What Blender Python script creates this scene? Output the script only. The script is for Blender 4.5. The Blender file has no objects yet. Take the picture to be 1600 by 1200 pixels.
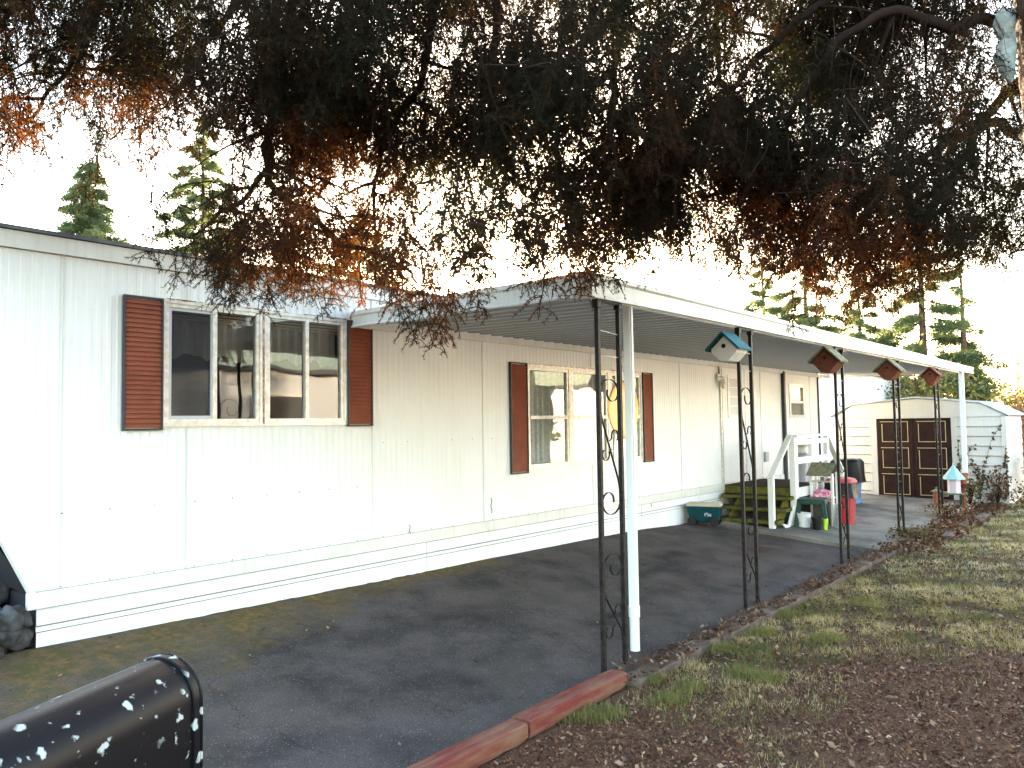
import bpy, math, random
import numpy as np
from mathutils import Vector, Matrix
random.seed(7); rng = np.random.default_rng(7)
scn = bpy.context.scene; COL = scn.collection
# ------------------------------------------------------------------ camera
FPX, HC = 1244.0, 1.376
ANG = math.atan2(1017, FPX)
FH = np.array([math.cos(ANG), math.sin(ANG), 0.]); RH = np.array([math.sin(ANG), -math.cos(ANG), 0.])
UP = np.array([0, 0, 1.]); P_ = math.atan2(62, FPX); R_ = math.radians(.83)
FW = FH*math.cos(P_)+UP*math.sin(P_); U0 = -FH*math.sin(P_)+UP*math.cos(P_)
RR = RH*math.cos(R_)-U0*math.sin(R_); UU = U0*math.cos(R_)+RH*math.sin(R_)
cam = bpy.data.cameras.new('camera'); co = bpy.data.objects.new('camera', cam); COL.objects.link(co)
cam.sensor_width = 36; cam.lens = FPX/1600*36; cam.clip_start = .05; cam.clip_end = 2000
co.matrix_world = Matrix(((RR[0], UU[0], -FW[0], 0), (RR[1], UU[1], -FW[1], 0), (RR[2], UU[2], -FW[2], HC), (0, 0, 0, 1)))
scn.camera = co
def at(px, py, depth):   # a point of the place from a direction and its own distance
    return np.array([0, 0, HC])+FW*depth+RR*(px-800)/FPX*depth+UU*(600-py)/FPX*depth
# ------------------------------------------------------------------ light
SUN_EL = math.radians(10.8); sd = np.array([.783, .593]); SUN_AZ = math.atan2(sd[1], sd[0])
w = bpy.data.worlds.new('World'); scn.world = w; w.use_nodes = True
nt = w.node_tree; bg = nt.nodes['Background']; sky = nt.nodes.new('ShaderNodeTexSky'); sky.sky_type = 'NISHITA'
sky.sun_disc = False; sky.sun_elevation = SUN_EL; sky.sun_rotation = math.pi/2-SUN_AZ
sky.air_density = 1.0; sky.dust_density = 1.6; sky.ozone_density = 0.5
nt.links.new(sky.outputs[0], bg.inputs[0]); bg.inputs[1].default_value = .15
sl = bpy.data.lights.new('sun', 'SUN'); sl.energy = 3.2; sl.angle = math.radians(.55); sl.color = (1, .83, .62)
so = bpy.data.objects.new('sun', sl); COL.objects.link(so)
sv = Vector((math.cos(SUN_EL)*math.cos(SUN_AZ), math.cos(SUN_EL)*math.sin(SUN_AZ), math.sin(SUN_EL)))
so.rotation_euler = sv.to_track_quat('Z', 'Y').to_euler(); so.location = (20, 15, 12)
scn.view_settings.view_transform = 'Standard'; scn.view_settings.look = 'None'
scn.view_settings.exposure = 3.65; scn.view_settings.gamma = 1
scn.cycles.max_bounces = 8; scn.cycles.transparent_max_bounces = 12
# ------------------------------------------------------------------ helpers
class MB:
    def __init__(s): s.v = []; s.f = []
    def add(s, vs, fs):
        n = len(s.v); s.v += [tuple(map(float, p)) for p in vs]; s.f += [tuple(n+i for i in f) for f in fs]; return s
    def box(s, a, b):
        (x0, y0, z0), (x1, y1, z1) = a, b
        return s.add([(x0,y0,z0),(x1,y0,z0),(x1,y1,z0),(x0,y1,z0),(x0,y0,z1),(x1,y0,z1),(x1,y1,z1),(x0,y1,z1)],
                     [(0,3,2,1),(4,5,6,7),(0,1,5,4),(1,2,6,5),(2,3,7,6),(3,0,4,7)])
    def beam(s, p, q, wd, ht, up=(0,0,1)):
        p = np.array(p, float); q = np.array(q, float); d = q-p; d /= np.linalg.norm(d); up = np.array(up, float)
        a = np.cross(d, up); a /= np.linalg.norm(a); b = np.cross(a, d)
        vs = [o+a*i*wd/2+b*j*ht/2 for o in (p, q) for i, j in ((-1,-1),(1,-1),(1,1),(-1,1))]
        return s.add(vs, [(0,1,2,3),(7,6,5,4),(0,4,5,1),(1,5,6,2),(2,6,7,3),(3,7,4,0)])
    def tube(s, pts, rad, n=8, cap=True):
        pts = [np.array(p, float) for p in pts]; m = len(pts)
        if not hasattr(rad, '__len__'): rad = [rad]*m
        vs = []; ref = np.array([0.31, 0.17, .93])
        for i, p in enumerate(pts):
            d = pts[min(i+1, m-1)]-pts[max(i-1, 0)]; d = d/(np.linalg.norm(d)+1e-9)
            a = np.cross(d, ref); 
            if np.linalg.norm(a) < 1e-3: a = np.cross(d, [1, 0, 0])
            a /= np.linalg.norm(a); b = np.cross(d, a)
            vs += [p+rad[i]*(a*math.cos(t)+b*math.sin(t)) for t in np.arange(n)*2*math.pi/n]
        fs = [(i*n+j, i*n+(j+1) % n, (i+1)*n+(j+1) % n, (i+1)*n+j) for i in range(m-1) for j in range(n)]
        if cap: fs += [tuple(range(n))[::-1], tuple((m-1)*n+j for j in range(n))]
        return s.add(vs, fs)
    def lathe(s, prof, c=(0,0,0), n=20):   # prof: (r, z)
        vs = [(c[0]+r*math.cos(t), c[1]+r*math.sin(t), c[2]+z) for r, z in prof for t in np.arange(n)*2*math.pi/n]
        m = len(prof)
        fs = [(i*n+j, i*n+(j+1) % n, (i+1)*n+(j+1) % n, (i+1)*n+j) for i in range(m-1) for j in range(n)]
        fs += [tuple(range(n))[::-1], tuple((m-1)*n+j for j in range(n))]
        return s.add(vs, fs)
    def prism(s, poly, fn):   # poly: 2D list; fn(u,v,t) with t 0/1 -> 3D
        n = len(poly); vs = [fn(u, v, 0) for u, v in poly]+[fn(u, v, 1) for u, v in poly]
        return s.add(vs, [tuple(range(n))[::-1], tuple(range(n, 2*n))]+[(i, (i+1) % n, n+(i+1) % n, n+i) for i in range(n)])
    def ribbon(s, pts, wy, th):  # flat bar bent in the XZ plane
        m = len(pts); vs = []
        for i, p in enumerate(pts):
            p = np.array(p, float); d = np.array(pts[min(i+1, m-1)])-np.array(pts[max(i-1, 0)]); d = d/np.linalg.norm(d)
            nrm = np.array([-d[2], 0, d[0]])
            vs += [p+nrm*a*th/2+np.array([0, b*wy/2, 0]) for a, b in ((-1,-1),(1,-1),(1,1),(-1,1))]
        fs = [(i*4+j, i*4+(j+1) % 4, (i+1)*4+(j+1) % 4, (i+1)*4+j) for i in range(m-1) for j in range(4)]
        return s.add(vs, fs+[(3,2,1,0), tuple((m-1)*4+j for j in range(4))])
    def build(s, name, mat, parent=None, smooth=False, bevel=0, local=False):
        me = bpy.data.meshes.new(name); off = (0, 0, 0)
        if parent is not None and not local:
            p = parent; off = Vector((0, 0, 0))
            while p is not None: off = off+p.location; p = p.parent
        vs = [(a-off[0], b-off[1], c-off[2]) for a, b, c in s.v]
        me.from_pydata(vs, [], s.f); me.materials.append(mat); me.update()
        if smooth: me.polygons.foreach_set('use_smooth', [True]*len(me.polygons))
        o = bpy.data.objects.new(name, me); COL.objects.link(o); o.parent = parent
        if bevel:
            b = o.modifiers.new('b', 'BEVEL'); b.width = bevel; b.segments = 2; b.limit_method = 'ANGLE'
        if smooth == 'auto':
            me.polygons.foreach_set('use_smooth', [True]*len(me.polygons))
            try: me.set_sharp_from_angle(angle=math.radians(35))
            except Exception: pass
        return o
def tag(o, label=None, cat=None, group=None, kind=None):
    if label: o['label'] = label
    if cat: o['category'] = cat
    if group: o['group'] = group
    if kind: o['kind'] = kind
    return o
def thing(name, label, cat, loc=(0,0,0), rz=0, group=None):
    o = bpy.data.objects.new(name, None); COL.objects.link(o); o.location = loc; o.rotation_euler[2] = rz
    o.empty_display_size = .2
    return tag(o, label, cat, group)
def copy_tree(o, parent=None, loc=None):
    c = o.copy(); COL.objects.link(c); c.parent = parent
    if loc is not None: c.location = loc
    for ch in list(o.children): copy_tree(ch, c)
    return c
def bigmesh(name, tris, mat, parent=None, tint=None, quad=False):
    k = 4 if quad else 3
    v = np.ascontiguousarray(tris.reshape(-1, 3), dtype=np.float32)
    if parent is not None: v = v-np.array(parent.location, dtype=np.float32)
    n = len(v)//k; me = bpy.data.meshes.new(name); me.vertices.add(len(v)); me.vertices.foreach_set('co', v.ravel())
    me.loops.add(len(v)); me.loops.foreach_set('vertex_index', np.arange(len(v), dtype=np.int32))
    me.polygons.add(n); me.polygons.foreach_set('loop_start', np.arange(0, len(v), k, dtype=np.int32))
    try: me.polygons.foreach_set('loop_total', np.full(n, k, dtype=np.int32))
    except Exception: pass
    if tint is not None:
        a = me.attributes.new('tint', 'FLOAT', 'POINT'); a.data.foreach_set('value', np.repeat(tint.astype(np.float32), k))
    me.update(calc_edges=True); me.materials.append(mat)
    o = bpy.data.objects.new(name, me); COL.objects.link(o); o.parent = parent
    return o
# ------------------------------------------------------------------ materials
def mat(name, col, rough=.6, metal=0, spec=.5):
    m = bpy.data.materials.new(name); m.use_nodes = True; b = m.node_tree.nodes['Principled BSDF']
    b.inputs['Base Color'].default_value = (*col, 1); b.inputs['Roughness'].default_value = rough
    b.inputs['Metallic'].default_value = metal; b.inputs['Specular IOR Level'].default_value = spec
    return m
def N(m, t, **kw):
    n = m.node_tree.nodes.new(t)
    for k, v in kw.items():
        if k in n.inputs: n.inputs[k].default_value = v
        else: setattr(n, k, v)
    return n
def L(m, a, b): m.node_tree.links.new(a, b)
def coords(m, scale=(1,1,1), obj=True):
    t = N(m, 'ShaderNodeTexCoord') if obj else None
    mp = N(m, 'ShaderNodeMapping'); mp.inputs['Scale'].default_value = scale
    if obj: L(m, t.outputs['Object'], mp.inputs[0])
    else:
        g = N(m, 'ShaderNodeNewGeometry'); L(m, g.outputs['Position'], mp.inputs[0])
    return mp.outputs[0]
def noise(m, vec, scale, detail=4, rough=.55):
    n = N(m, 'ShaderNodeTexNoise', Scale=scale, Detail=detail, Roughness=rough); L(m, vec, n.inputs['Vector']); return n.outputs[0]
def ramp(m, fac, stops, interp='LINEAR'):
    r = N(m, 'ShaderNodeValToRGB'); e = r.color_ramp.elements; r.color_ramp.interpolation = interp
    while len(e) < len(stops): e.new(.5)
    for i, (p, c) in enumerate(stops): e[i].position = p; e[i].color = (*c, 1) if len(c) == 3 else c
    L(m, fac, r.inputs[0]); return r.outputs[0]
def mixc(m, fac, a, b, bt='MIX'):
    n = N(m, 'ShaderNodeMix', data_type='RGBA', blend_type=bt)
    for s, x in ((n.inputs[0], fac), (n.inputs[6], a), (n.inputs[7], b)):
        if isinstance(x, (int, float)): s.default_value = x
        elif isinstance(x, tuple): s.default_value = (*x, 1)
        else: L(m, x, s)
    return n.outputs[2]
def bump(m, h, strength=.3, dist=.01):
    b = N(m, 'ShaderNodeBump', Strength=strength, Distance=dist); L(m, h, b.inputs['Height'])
    L(m, b.outputs[0], m.node_tree.nodes['Principled BSDF'].inputs['Normal'])
def base(m, c): L(m, c, m.node_tree.nodes['Principled BSDF'].inputs['Base Color'])
def painted(name, col, dirt=(.35,.3,.2), amt=.35, rough=.45, sc=1.0):
    m = mat(name, col, rough); v = coords(m, obj=False)
    a = ramp(m, noise(m, v, 2.2*sc, 6, .65), [(.45, (0,0,0)), (.8, (1,1,1))])
    vs = coords(m, (14, 14, .8), obj=False); b = ramp(m, noise(m, vs, 1.5, 5), [(.5, (0,0,0)), (.78, (1,1,1))])
    f = mixc(m, .5, a, b); mm = N(m, 'ShaderNodeMath', operation='MULTIPLY'); L(m, f, mm.inputs[0]); mm.inputs[1].default_value = amt
    c1 = mixc(m, mm.outputs[0], col, dirt)
    sp = ramp(m, noise(m, v, 38, 2, .5), [(.735, (0,0,0)), (.76, (1,1,1))])
    m2 = N(m, 'ShaderNodeMath', operation='MULTIPLY'); L(m, sp, m2.inputs[0]); m2.inputs[1].default_value = amt
    base(m, mixc(m, m2.outputs[0], c1, dirt)); bump(m, noise(m, v, 9, 4), .12, .004); return m
def mottled(name, c1, c2, scale=8, rough=.8, bs=.4, bd=.01, metal=0, s3=None):
    m = mat(name, c1, rough, metal, .5 if rough < .5 else .15); v = coords(m, s3 or (1,1,1), obj=False); n = noise(m, v, scale, 6, .6)
    base(m, mixc(m, ramp(m, n, [(.38, (0,0,0)), (.64, (1,1,1))]), c1, c2)); bump(m, n, bs, bd); return m
M_wall = painted('white siding', (.86,.85,.82), (.55,.5,.4), .32, .5)
M_trim = painted('white trim', (.78,.76,.70), (.36,.29,.18), .5, .45)
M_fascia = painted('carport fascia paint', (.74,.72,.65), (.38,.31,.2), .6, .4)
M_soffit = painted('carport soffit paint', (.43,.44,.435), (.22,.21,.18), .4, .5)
M_skirt = painted('white skirting', (.86,.86,.85), (.4,.36,.28), .3, .5)
M_shutter = mottled('terracotta shutter', (.27,.08,.042), (.21,.06,.032), 5, .55, .1)
M_black = mottled('black iron paint', (.007,.007,.008), (.03,.022,.018), 30, .5, .2, .002)
M_dark = mat('dark trim', (.03,.03,.035), .5)
M_seam = mat('siding seam', (.62,.61,.58), .6)
M_roofm = mottled('roof coating', (.10,.11,.13), (.2,.2,.2), 3, .7)
M_int = mat('dim interior', (.10,.085,.07), .9)
M_curt = mat('net curtain', (.62,.60,.55), .9)
M_curt2 = mottled('patterned curtain', (.80,.80,.77), (.60,.61,.58), 30, .9, .1)
M_blind = mat('cream blind', (.62,.55,.38), .7)
M_screen = mat('insect screen', (.05,.05,.055), .6)
M_alu = mottled('weathered aluminium', (.76,.74,.69), (.58,.53,.45), 20, .4, .1, .002, .3)
M_rust = mottled('rusty caulk', (.30,.14,.07), (.6,.5,.4), 40, .8)
M_gold = mottled('brass plaque', (.62,.40,.13), (.5,.3,.09), 8, .35, .1, .003, .35)
M_wood_o = mottled('olive painted board', (.125,.125,.018), (.075,.068,.015), 12, .8)
M_tread = mottled('brown step carpet', (.03,.016,.013), (.05,.028,.022), 60, .95, .6, .006)
M_wpaint = painted('white rail paint', (.78,.76,.70), (.4,.34,.24), .45, .5, 2)
M_teal = mottled('teal shingle paint', (.008,.10,.12), (.02,.15,.16), 25, .7)
M_teal2 = mottled('teal plastic', (.004,.042,.055), (.006,.055,.065), 5, .5, .05)
M_cream = mottled('cream plastic', (.55,.48,.34), (.45,.39,.28), 6, .5, .1)
M_blackp = mat('black plastic', (.008,.008,.009), .45, spec=.25)
M_green = mat('green plastic', (.006,.038,.026), .5, spec=.3)
M_whitep = mat('white plastic', (.75,.73,.72), .4)
M_greyp = mat('pale grey plastic', (.5,.5,.52), .4)
M_red = mat('red plastic', (.36,.008,.018), .45)
M_pinkp = mat('faded red plastic', (.42,.05,.06), .5)
M_blue = mat('blue plastic', (.09,.22,.45), .5)
M_lime = mat('lime plastic', (.40,.62,.03), .4)
M_pink = mottled('pink patterned cloth', (.55,.03,.14), (.7,.5,.55), 30, .9, .4, .01)
M_brownw = mottled('red brown birdhouse wood', (.17,.05,.022), (.11,.035,.018), 20, .8)
M_mossw = mottled('weathered roof board', (.24,.20,.13), (.12,.125,.06), 18, .9)
M_door = mottled('dark brown shed door', (.018,.007,.006), (.03,.012,.009), 6, .55, .1)
M_goldtrim = mat('tan moulding', (.42,.33,.17), .6)
M_shed = painted('cream shed siding', (.54,.53,.48), (.35,.32,.26), .45, .6)
M_shedroof = mottled('ribbed shed roof', (.55,.58,.60), (.35,.38,.4), 6, .4)
M_conc = mottled('concrete', (.16,.115,.09), (.075,.05,.04), 5, .95, .4, .006)
M_pad = mottled('patio concrete', (.23,.20,.165), (.095,.083,.07), 1.9, .8, .4, .005)
M_timber = None
M_stone = mottled('river stone', (.085,.085,.09), (.03,.028,.025), 11, .8, .5)
M_stone2 = mottled('tan river stone', (.28,.23,.16), (.16,.13,.1), 7, .8, .5)
M_bark = mottled('spruce bark', (.17,.10,.065), (.06,.04,.03), 14, .9, 1, .03, s3=(1,1,.35))
M_twig = mottled('twig bark', (.026,.014,.009), (.015,.010,.008), 12, .95)
M_foam = mottled('weathered pale cloth', (.30,.32,.29), (.17,.18,.15), 14, .9, 1, .03)
M_leaf = mottled('dry leaf', (.26,.12,.05), (.36,.24,.13), 6, .8)
M_pinklan = mat('pink lantern', (.62,.50,.56), .5); M_paleteal = mat('pale teal metal', (.33,.55,.55), .5)
M_sign = mat('paper sign', (.78,.78,.76), .6); M_terra = mottled('terracotta', (.3,.11,.06), (.22,.08,.05), 9, .8)
# timber: worn red paint over wood
M_timber = mottled('worn red timber', (.16,.034,.026), (.20,.105,.065), 6, .9, .9, .01, s3=(.5,2.5,2.5))
# glass: reflective pane over what is behind it
M_glass = bpy.data.materials.new('window glass'); M_glass.use_nodes = True
def mkglass(m, mul):
    t = m.node_tree; out = t.nodes['Material Output']; t.nodes.remove(t.nodes['Principled BSDF'])
    tr = N(m, 'ShaderNodeBsdfTransparent'); tr.inputs[0].default_value = (.86,.88,.87,1); gl = N(m, 'ShaderNodeBsdfGlossy', Roughness=.01)
    fr = N(m, 'ShaderNodeFresnel', IOR=1.5); mu = N(m, 'ShaderNodeMath', operation='MULTIPLY'); mu.inputs[1].default_value = mul
    v = coords(m, obj=False); b = N(m, 'ShaderNodeBump', Strength=.25, Distance=.02); L(m, noise(m, v, 1.6, 1), b.inputs['Height'])
    L(m, b.outputs[0], gl.inputs['Normal']); L(m, fr.outputs[0], mu.inputs[0]); mx = N(m, 'ShaderNodeMixShader')
    L(m, mu.outputs[0], mx.inputs[0]); L(m, tr.outputs[0], mx.inputs[1]); L(m, gl.outputs[0], mx.inputs[2]); L(m, mx.outputs[0], out.inputs[0])
mkglass(M_glass, 2.0)
# mailbox: black enamel with white splatter
M_mail = mat('black mailbox enamel', (.005,.005,.007), .3, spec=.16); v = coords(M_mail, obj=True)
vo = N(M_mail, 'ShaderNodeTexVoronoi', Scale=24, Randomness=1.0); 
dm = N(M_mail, 'ShaderNodeVectorMath', operation='ADD'); sc_ = N(M_mail, 'ShaderNodeVectorMath', operation='SCALE'); nn = N(M_mail, 'ShaderNodeTexNoise', Scale=30, Detail=4)
L(M_mail, v, nn.inputs['Vector']); L(M_mail, nn.outputs[1], sc_.inputs[0]); sc_.inputs['Scale'].default_value = .04
L(M_mail, v, dm.inputs[0]); L(M_mail, sc_.outputs[0], dm.inputs[1]); L(M_mail, dm.outputs[0], vo.inputs['Vector'])
msk = ramp(M_mail, vo.outputs[0], [(.20, (1,1,1)), (.26, (0,0,0))]); big = ramp(M_mail, noise(M_mail, v, 9, 3), [(.42, (0,0,0)), (.50, (1,1,1))])
mm = mixc(M_mail, 1.0, msk, big, 'MULTIPLY'); sp2 = ramp(M_mail, noise(M_mail, v, 60, 3), [(.66, (0,0,0)), (.73, (.8,.8,.8))]); mm = mixc(M_mail, 1.0, mm, sp2, 'ADD')
base(M_mail, mixc(M_mail, mm, (.005,.005,.007), (.42,.45,.42)))
L(M_mail, ramp(M_mail, mm, [(0, (.38,.38,.38)), (1, (.9,.9,.9))]), M_mail.node_tree.nodes['Principled BSDF'].inputs['Roughness'])
# foliage
def foliage(name, cA, cB, cC, trans=.35):
    m = mat(name, cA, .65, spec=.15); at_ = N(m, 'ShaderNodeAttribute', attribute_name='tint')
    c = ramp(m, at_.outputs['Fac'], [(0, cA), (.5, cB), (1, cC)])
    base(m, c); t = m.node_tree; tl = N(m, 'ShaderNodeBsdfTranslucent'); c2 = mixc(m, 1.0, c, (2.2,2.0,1.2), 'MULTIPLY'); L(m, c2, tl.inputs[0])
    mx = N(m, 'ShaderNodeMixShader', Fac=trans); L(m, t.nodes['Principled BSDF'].outputs[0], mx.inputs[1]); L(m, tl.outputs[0], mx.inputs[2])
    L(m, mx.outputs[0], t.nodes['Material Output'].inputs[0]); return m
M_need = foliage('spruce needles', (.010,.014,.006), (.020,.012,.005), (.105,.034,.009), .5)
M_need2 = foliage('far conifer needles', (.07,.11,.065), (.10,.135,.07), (.15,.165,.08), .5)  # needle colours lightened to carry the pale sun glare over distant trees
M_redl = foliage('red shrub leaves', (.20,.05,.04), (.26,.08,.07), (.3,.13,.12))
M_grass = foliage('grass blades', (.10,.115,.033), (.27,.215,.085), (.46,.37,.20), .2)
M_frost = foliage('frosted grass blades', (.15,.18,.09), (.32,.29,.18), (.50,.49,.40), .2)
M_litter = foliage('leaf litter', (.05,.02,.012), (.13,.062,.03), (.36,.27,.18), .1)
M_chip = foliage('bark chips', (.05,.021,.013), (.15,.068,.038), (.44,.30,.19), .05)
M_vine = foliage('vine leaves', (.05,.03,.02), (.08,.05,.03), (.12,.09,.04), .2)
M_plant = foliage('low plants', (.03,.055,.02), (.08,.08,.03), (.19,.10,.06), .25)
M_hedge = foliage('sunny hedge', (.06,.08,.03), (.13,.12,.04), (.22,.17,.07), .4)
# ------------------------------------------------------------------ ground
def zwall(x): return np.interp(x, [2, 4.7, 9.5, 10.7, 13, 18.75, 40], [0, -.03, -.08, -.14, -.19, -.28, -.35])
def gz(x, y):
    x = np.asarray(x, float); y = np.asarray(y, float)
    t = np.clip((y-3.1)/2.5, 0, 1); z = -.383*(1-t)+zwall(x)*t
    return z
def gzf(x, y): return float(gz(x, y))
def grid(xs, ys, zf, name, m):
    X, Y = np.meshgrid(xs, ys); Z = zf(X, Y); nx, ny = len(xs), len(ys)
    me = bpy.data.meshes.new(name); me.vertices.add(nx*ny); me.vertices.foreach_set('co', np.stack([X, Y, Z], -1).astype(np.float32).ravel())
    i = np.arange((ny-1)*(nx-1)); a = (i//(nx-1))*nx+i % (nx-1); q = np.stack([a, a+1, a+nx+1, a+nx], -1).astype(np.int32)
    me.loops.add(q.size); me.loops.foreach_set('vertex_index', q.ravel()); me.polygons.add(len(q)); me.polygons.foreach_set('loop_start', np.arange(0, q.size, 4, dtype=np.int32))
    me.update(calc_edges=True); me.polygons.foreach_set('use_smooth', np.ones(len(q), bool)); me.materials.append(m)
    o = bpy.data.objects.new(name, me); COL.objects.link(o); return o
def sn(x, y, s=1.0, seed=0):   # cheap smooth noise 0..1
    r = np.random.default_rng(seed); v = 0*x
    for k in range(7):
        a, b, c = r.uniform(-1, 1, 3); f = s*(1+k*.55); v = v+np.sin(x*f*a*2.2+y*f*b*2.2+c*9+1.7*np.sin(y*f*.7+k))/(1+.3*k)
    return .5+v/8.5
TX, TY = 5.36, .12   # spruce trunk base
def dirtmask(x, y):
    d = np.hypot(x-TX, y-TY); a = 1-np.clip((d-1.35)/1.3, 0, 1); b = 1-np.clip((x-3.6-.2*(y-1))/1.6, 0, 1)
    return np.clip(np.maximum(a, b)+(sn(x, y, 2.3, 3)-.5)*.9, 0, 1)
M_ground = mat('lawn soil', (.1,.06,.04), .95, spec=.08); v = coords(M_ground, obj=False)
n1 = noise(M_ground, v, 1.3, 8, .7); n2 = noise(M_ground, v, 45, 4, .7); n3 = noise(M_ground, v, 5, 6, .7)
c = mixc(M_ground, ramp(M_ground, n2, [(.35, (0,0,0)), (.65, (1,1,1))]), (.07,.034,.021), (.20,.11,.068))
gcol = mixc(M_ground, ramp(M_ground, n3, [(.4, (0,0,0)), (.6, (1,1,1))]), (.05,.042,.022), (.11,.075,.042))
at_ = N(M_ground, 'ShaderNodeAttribute', attribute_name='dirt')
base(M_ground, mixc(M_ground, at_.outputs['Fac'], gcol, c)); bump(M_ground, n2, .9, .02)
def zg(X, Y):
    base_ = gz(X, Y)-.02
    return base_+np.where(Y < 2.75, (sn(X, Y, 3, 5)-.5)*.05+(sn(X, Y, 9, 6)-.5)*.02, 0)-np.where((Y > 2.95) & (Y < 5.7) & (X < 18.6) & (X > -9), .05, 0)
xs = np.concatenate([[-400, -150, -60, -30], np.arange(-15, 0, 1.0), np.arange(0, 14, .06), np.arange(14, 24, .25), [26, 30, 40, 60, 100, 200, 500]])
ys = np.concatenate([[-400, -150, -60, -30], np.arange(-16, -1, 1.0), np.arange(-1, 3.3, .06), np.arange(3.3, 8, .25), [9, 12, 18, 30, 60, 120, 500]])
g = grid(xs, ys, zg, 'ground', M_ground); tag(g, kind='structure')
X_, Y_ = np.meshgrid(xs, ys); a_ = g.data.attributes.new('dirt', 'FLOAT', 'POINT'); a_.data.foreach_set('value', dirtmask(X_, Y_).ravel().astype(np.float32))
# driveway
M_asph = mat('old asphalt', (.05,.05,.052), .95, spec=.12); v = coords(M_asph, obj=False)
nf = noise(M_asph, v, 130, 3, .7); nm = noise(M_asph, v, 2.0, 7, .65); nl = noise(M_asph, v, .55, 4, .5)
c = mixc(M_asph, ramp(M_asph, nf, [(.3, (0,0,0)), (.7, (1,1,1))]), (.043,.035,.032), (.170,.138,.126))
c = mixc(M_asph, ramp(M_asph, nm, [(.40, (0,0,0)), (.66, (.8,.8,.8))]), c, (.030,.027,.026))
c = mixc(M_asph, ramp(M_asph, nl, [(.5, (0,0,0)), (.70, (.6,.6,.6))]), c, (.115,.095,.078))
spk = N(M_asph, 'ShaderNodeTexVoronoi', Scale=42); L(M_asph, v, spk.inputs['Vector'])
ck = N(M_asph, 'ShaderNodeTexVoronoi', Scale=.55, feature='DISTANCE_TO_EDGE'); cv = N(M_asph, 'ShaderNodeVectorMath', operation='ADD'); cn = N(M_asph, 'ShaderNodeTexNoise', Scale=2.2, Detail=6); L(M_asph, v, cn.inputs['Vector']); L(M_asph, v, cv.inputs[0]); L(M_asph, cn.outputs[1], cv.inputs[1]); L(M_asph, cv.outputs[0], ck.inputs['Vector'])
c = mixc(M_asph, ramp(M_asph, ck.outputs[0], [(0, (.40,.40,.40)), (.005, (0,0,0))]), c, (.014,.013,.013))
c = mixc(M_asph, ramp(M_asph, spk.outputs[0], [(.10, (.9,.9,.9)), (.18, (0,0,0))]), c, (.26,.23,.19))
am = N(M_asph, 'ShaderNodeAttribute', attribute_name='moss'); mn = noise(M_asph, v, 3.2, 8, .75)
mx = N(M_asph, 'ShaderNodeMath', operation='MULTIPLY_ADD'); L(M_asph, mn, mx.inputs[0]); mx.inputs[1].default_value = 1.6; mx.inputs[2].default_value = -1.15
ad = N(M_asph, 'ShaderNodeMath', operation='ADD', use_clamp=True); L(M_asph, mx.outputs[0], ad.inputs[0]); L(M_asph, am.outputs['Fac'], ad.inputs[1])
mossc = mixc(M_asph, ramp(M_asph, noise(M_asph, v, 14, 5, .7), [(.42, (0,0,0)), (.62, (1,1,1))]), (.10,.09,.02), (.24,.13,.045))
c = mixc(M_asph, ad.outputs[0], c, mossc)
ar = N(M_asph, 'ShaderNodeAttribute', attribute_name='stain'); c = mixc(M_asph, ar.outputs['Fac'], c, (.05,.018,.014))
ao = N(M_asph, 'ShaderNodeAttribute', attribute_name='oil'); c = mixc(M_asph, ao.outputs['Fac'], c, (.020,.018,.018))
base(M_asph, c); bump(M_asph, nf, 1.0, .012)
dxs = np.concatenate([np.arange(-9, 0, .5), np.arange(0, 11.26, .05), [11.25]]); dys = np.arange(2.93, 5.68, .05)
def zd(X, Y): return gz(X, Y)-.012+(sn(X, Y, 1.6, 8)-.5)*.022-np.clip((X-10.8)*.02, 0, .01)
dr = grid(dxs, dys, zd, 'driveway', M_asph); tag(dr, kind='structure')
X_, Y_ = np.meshgrid(dxs, dys)
moss = np.clip(1.25-(5.62-Y_)/(.30+1.15*np.exp(-(X_-2.0)**2/4.5)), 0, 1)*np.where(X_ < 6.5, 1, .4)*(.45+.9*np.clip(sn(X_, Y_, 5, 31), 0, 1))
a_ = dr.data.attributes.new('moss', 'FLOAT', 'POINT'); a_.data.foreach_set('value', moss.ravel().astype(np.float32))
st = .75*np.exp(-((X_-6.3)/.45)**2-((Y_-3.9)/.22)**2)*0+.8*np.exp(-((X_-10.2)/.75)**2-((Y_-4.15)/.3)**2)*np.clip(sn(X_, Y_, 6, 2)*2-.3, 0, 1)+.35*np.exp(-((X_-7.6)/.5)**2-((Y_-3.9)/.15)**2)
oil = sum(np.exp(-((X_-a)/w1)**2-((Y_-b)/w2)**2)*k for a, b, w1, w2, k in ((5.9, 3.75, .35, .12, 1), (6.5, 3.9, .3, .1, .7), (7.6, 4.35, .5, .1, .8), (8.6, 4.6, .3, .12, .9), (3.9, 3.5, .12, .2, .9), (4.6, 4.6, .7, .1, .6), (9.0, 3.5, .5, .06, .6)))*np.clip(sn(X_, Y_, 7, 41)*1.8-.2, 0, 1)
a_ = dr.data.attributes.new('oil', 'FLOAT', 'POINT'); a_.data.foreach_set('value', np.clip(oil, 0, .85).ravel().astype(np.float32))
a_ = dr.data.attributes.new('stain', 'FLOAT', 'POINT'); a_.data.foreach_set('value', st.ravel().astype(np.float32))
pd = grid(np.arange(11.25, 18.8, .15), np.arange(2.98, 5.68, .1), lambda X, Y: gz(X, Y)+.012, 'patio', M_pad); tag(pd, kind='structure')
MB().add([(11.25, 2.98, -.36), (11.25, 5.68, -.13), (11.25, 5.68, -.4), (11.25, 2.98, -.5)], [(0,1,2,3)]).build('patio_edge', M_pad); bpy.data.objects['patio_edge']['kind'] = 'structure'
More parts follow.
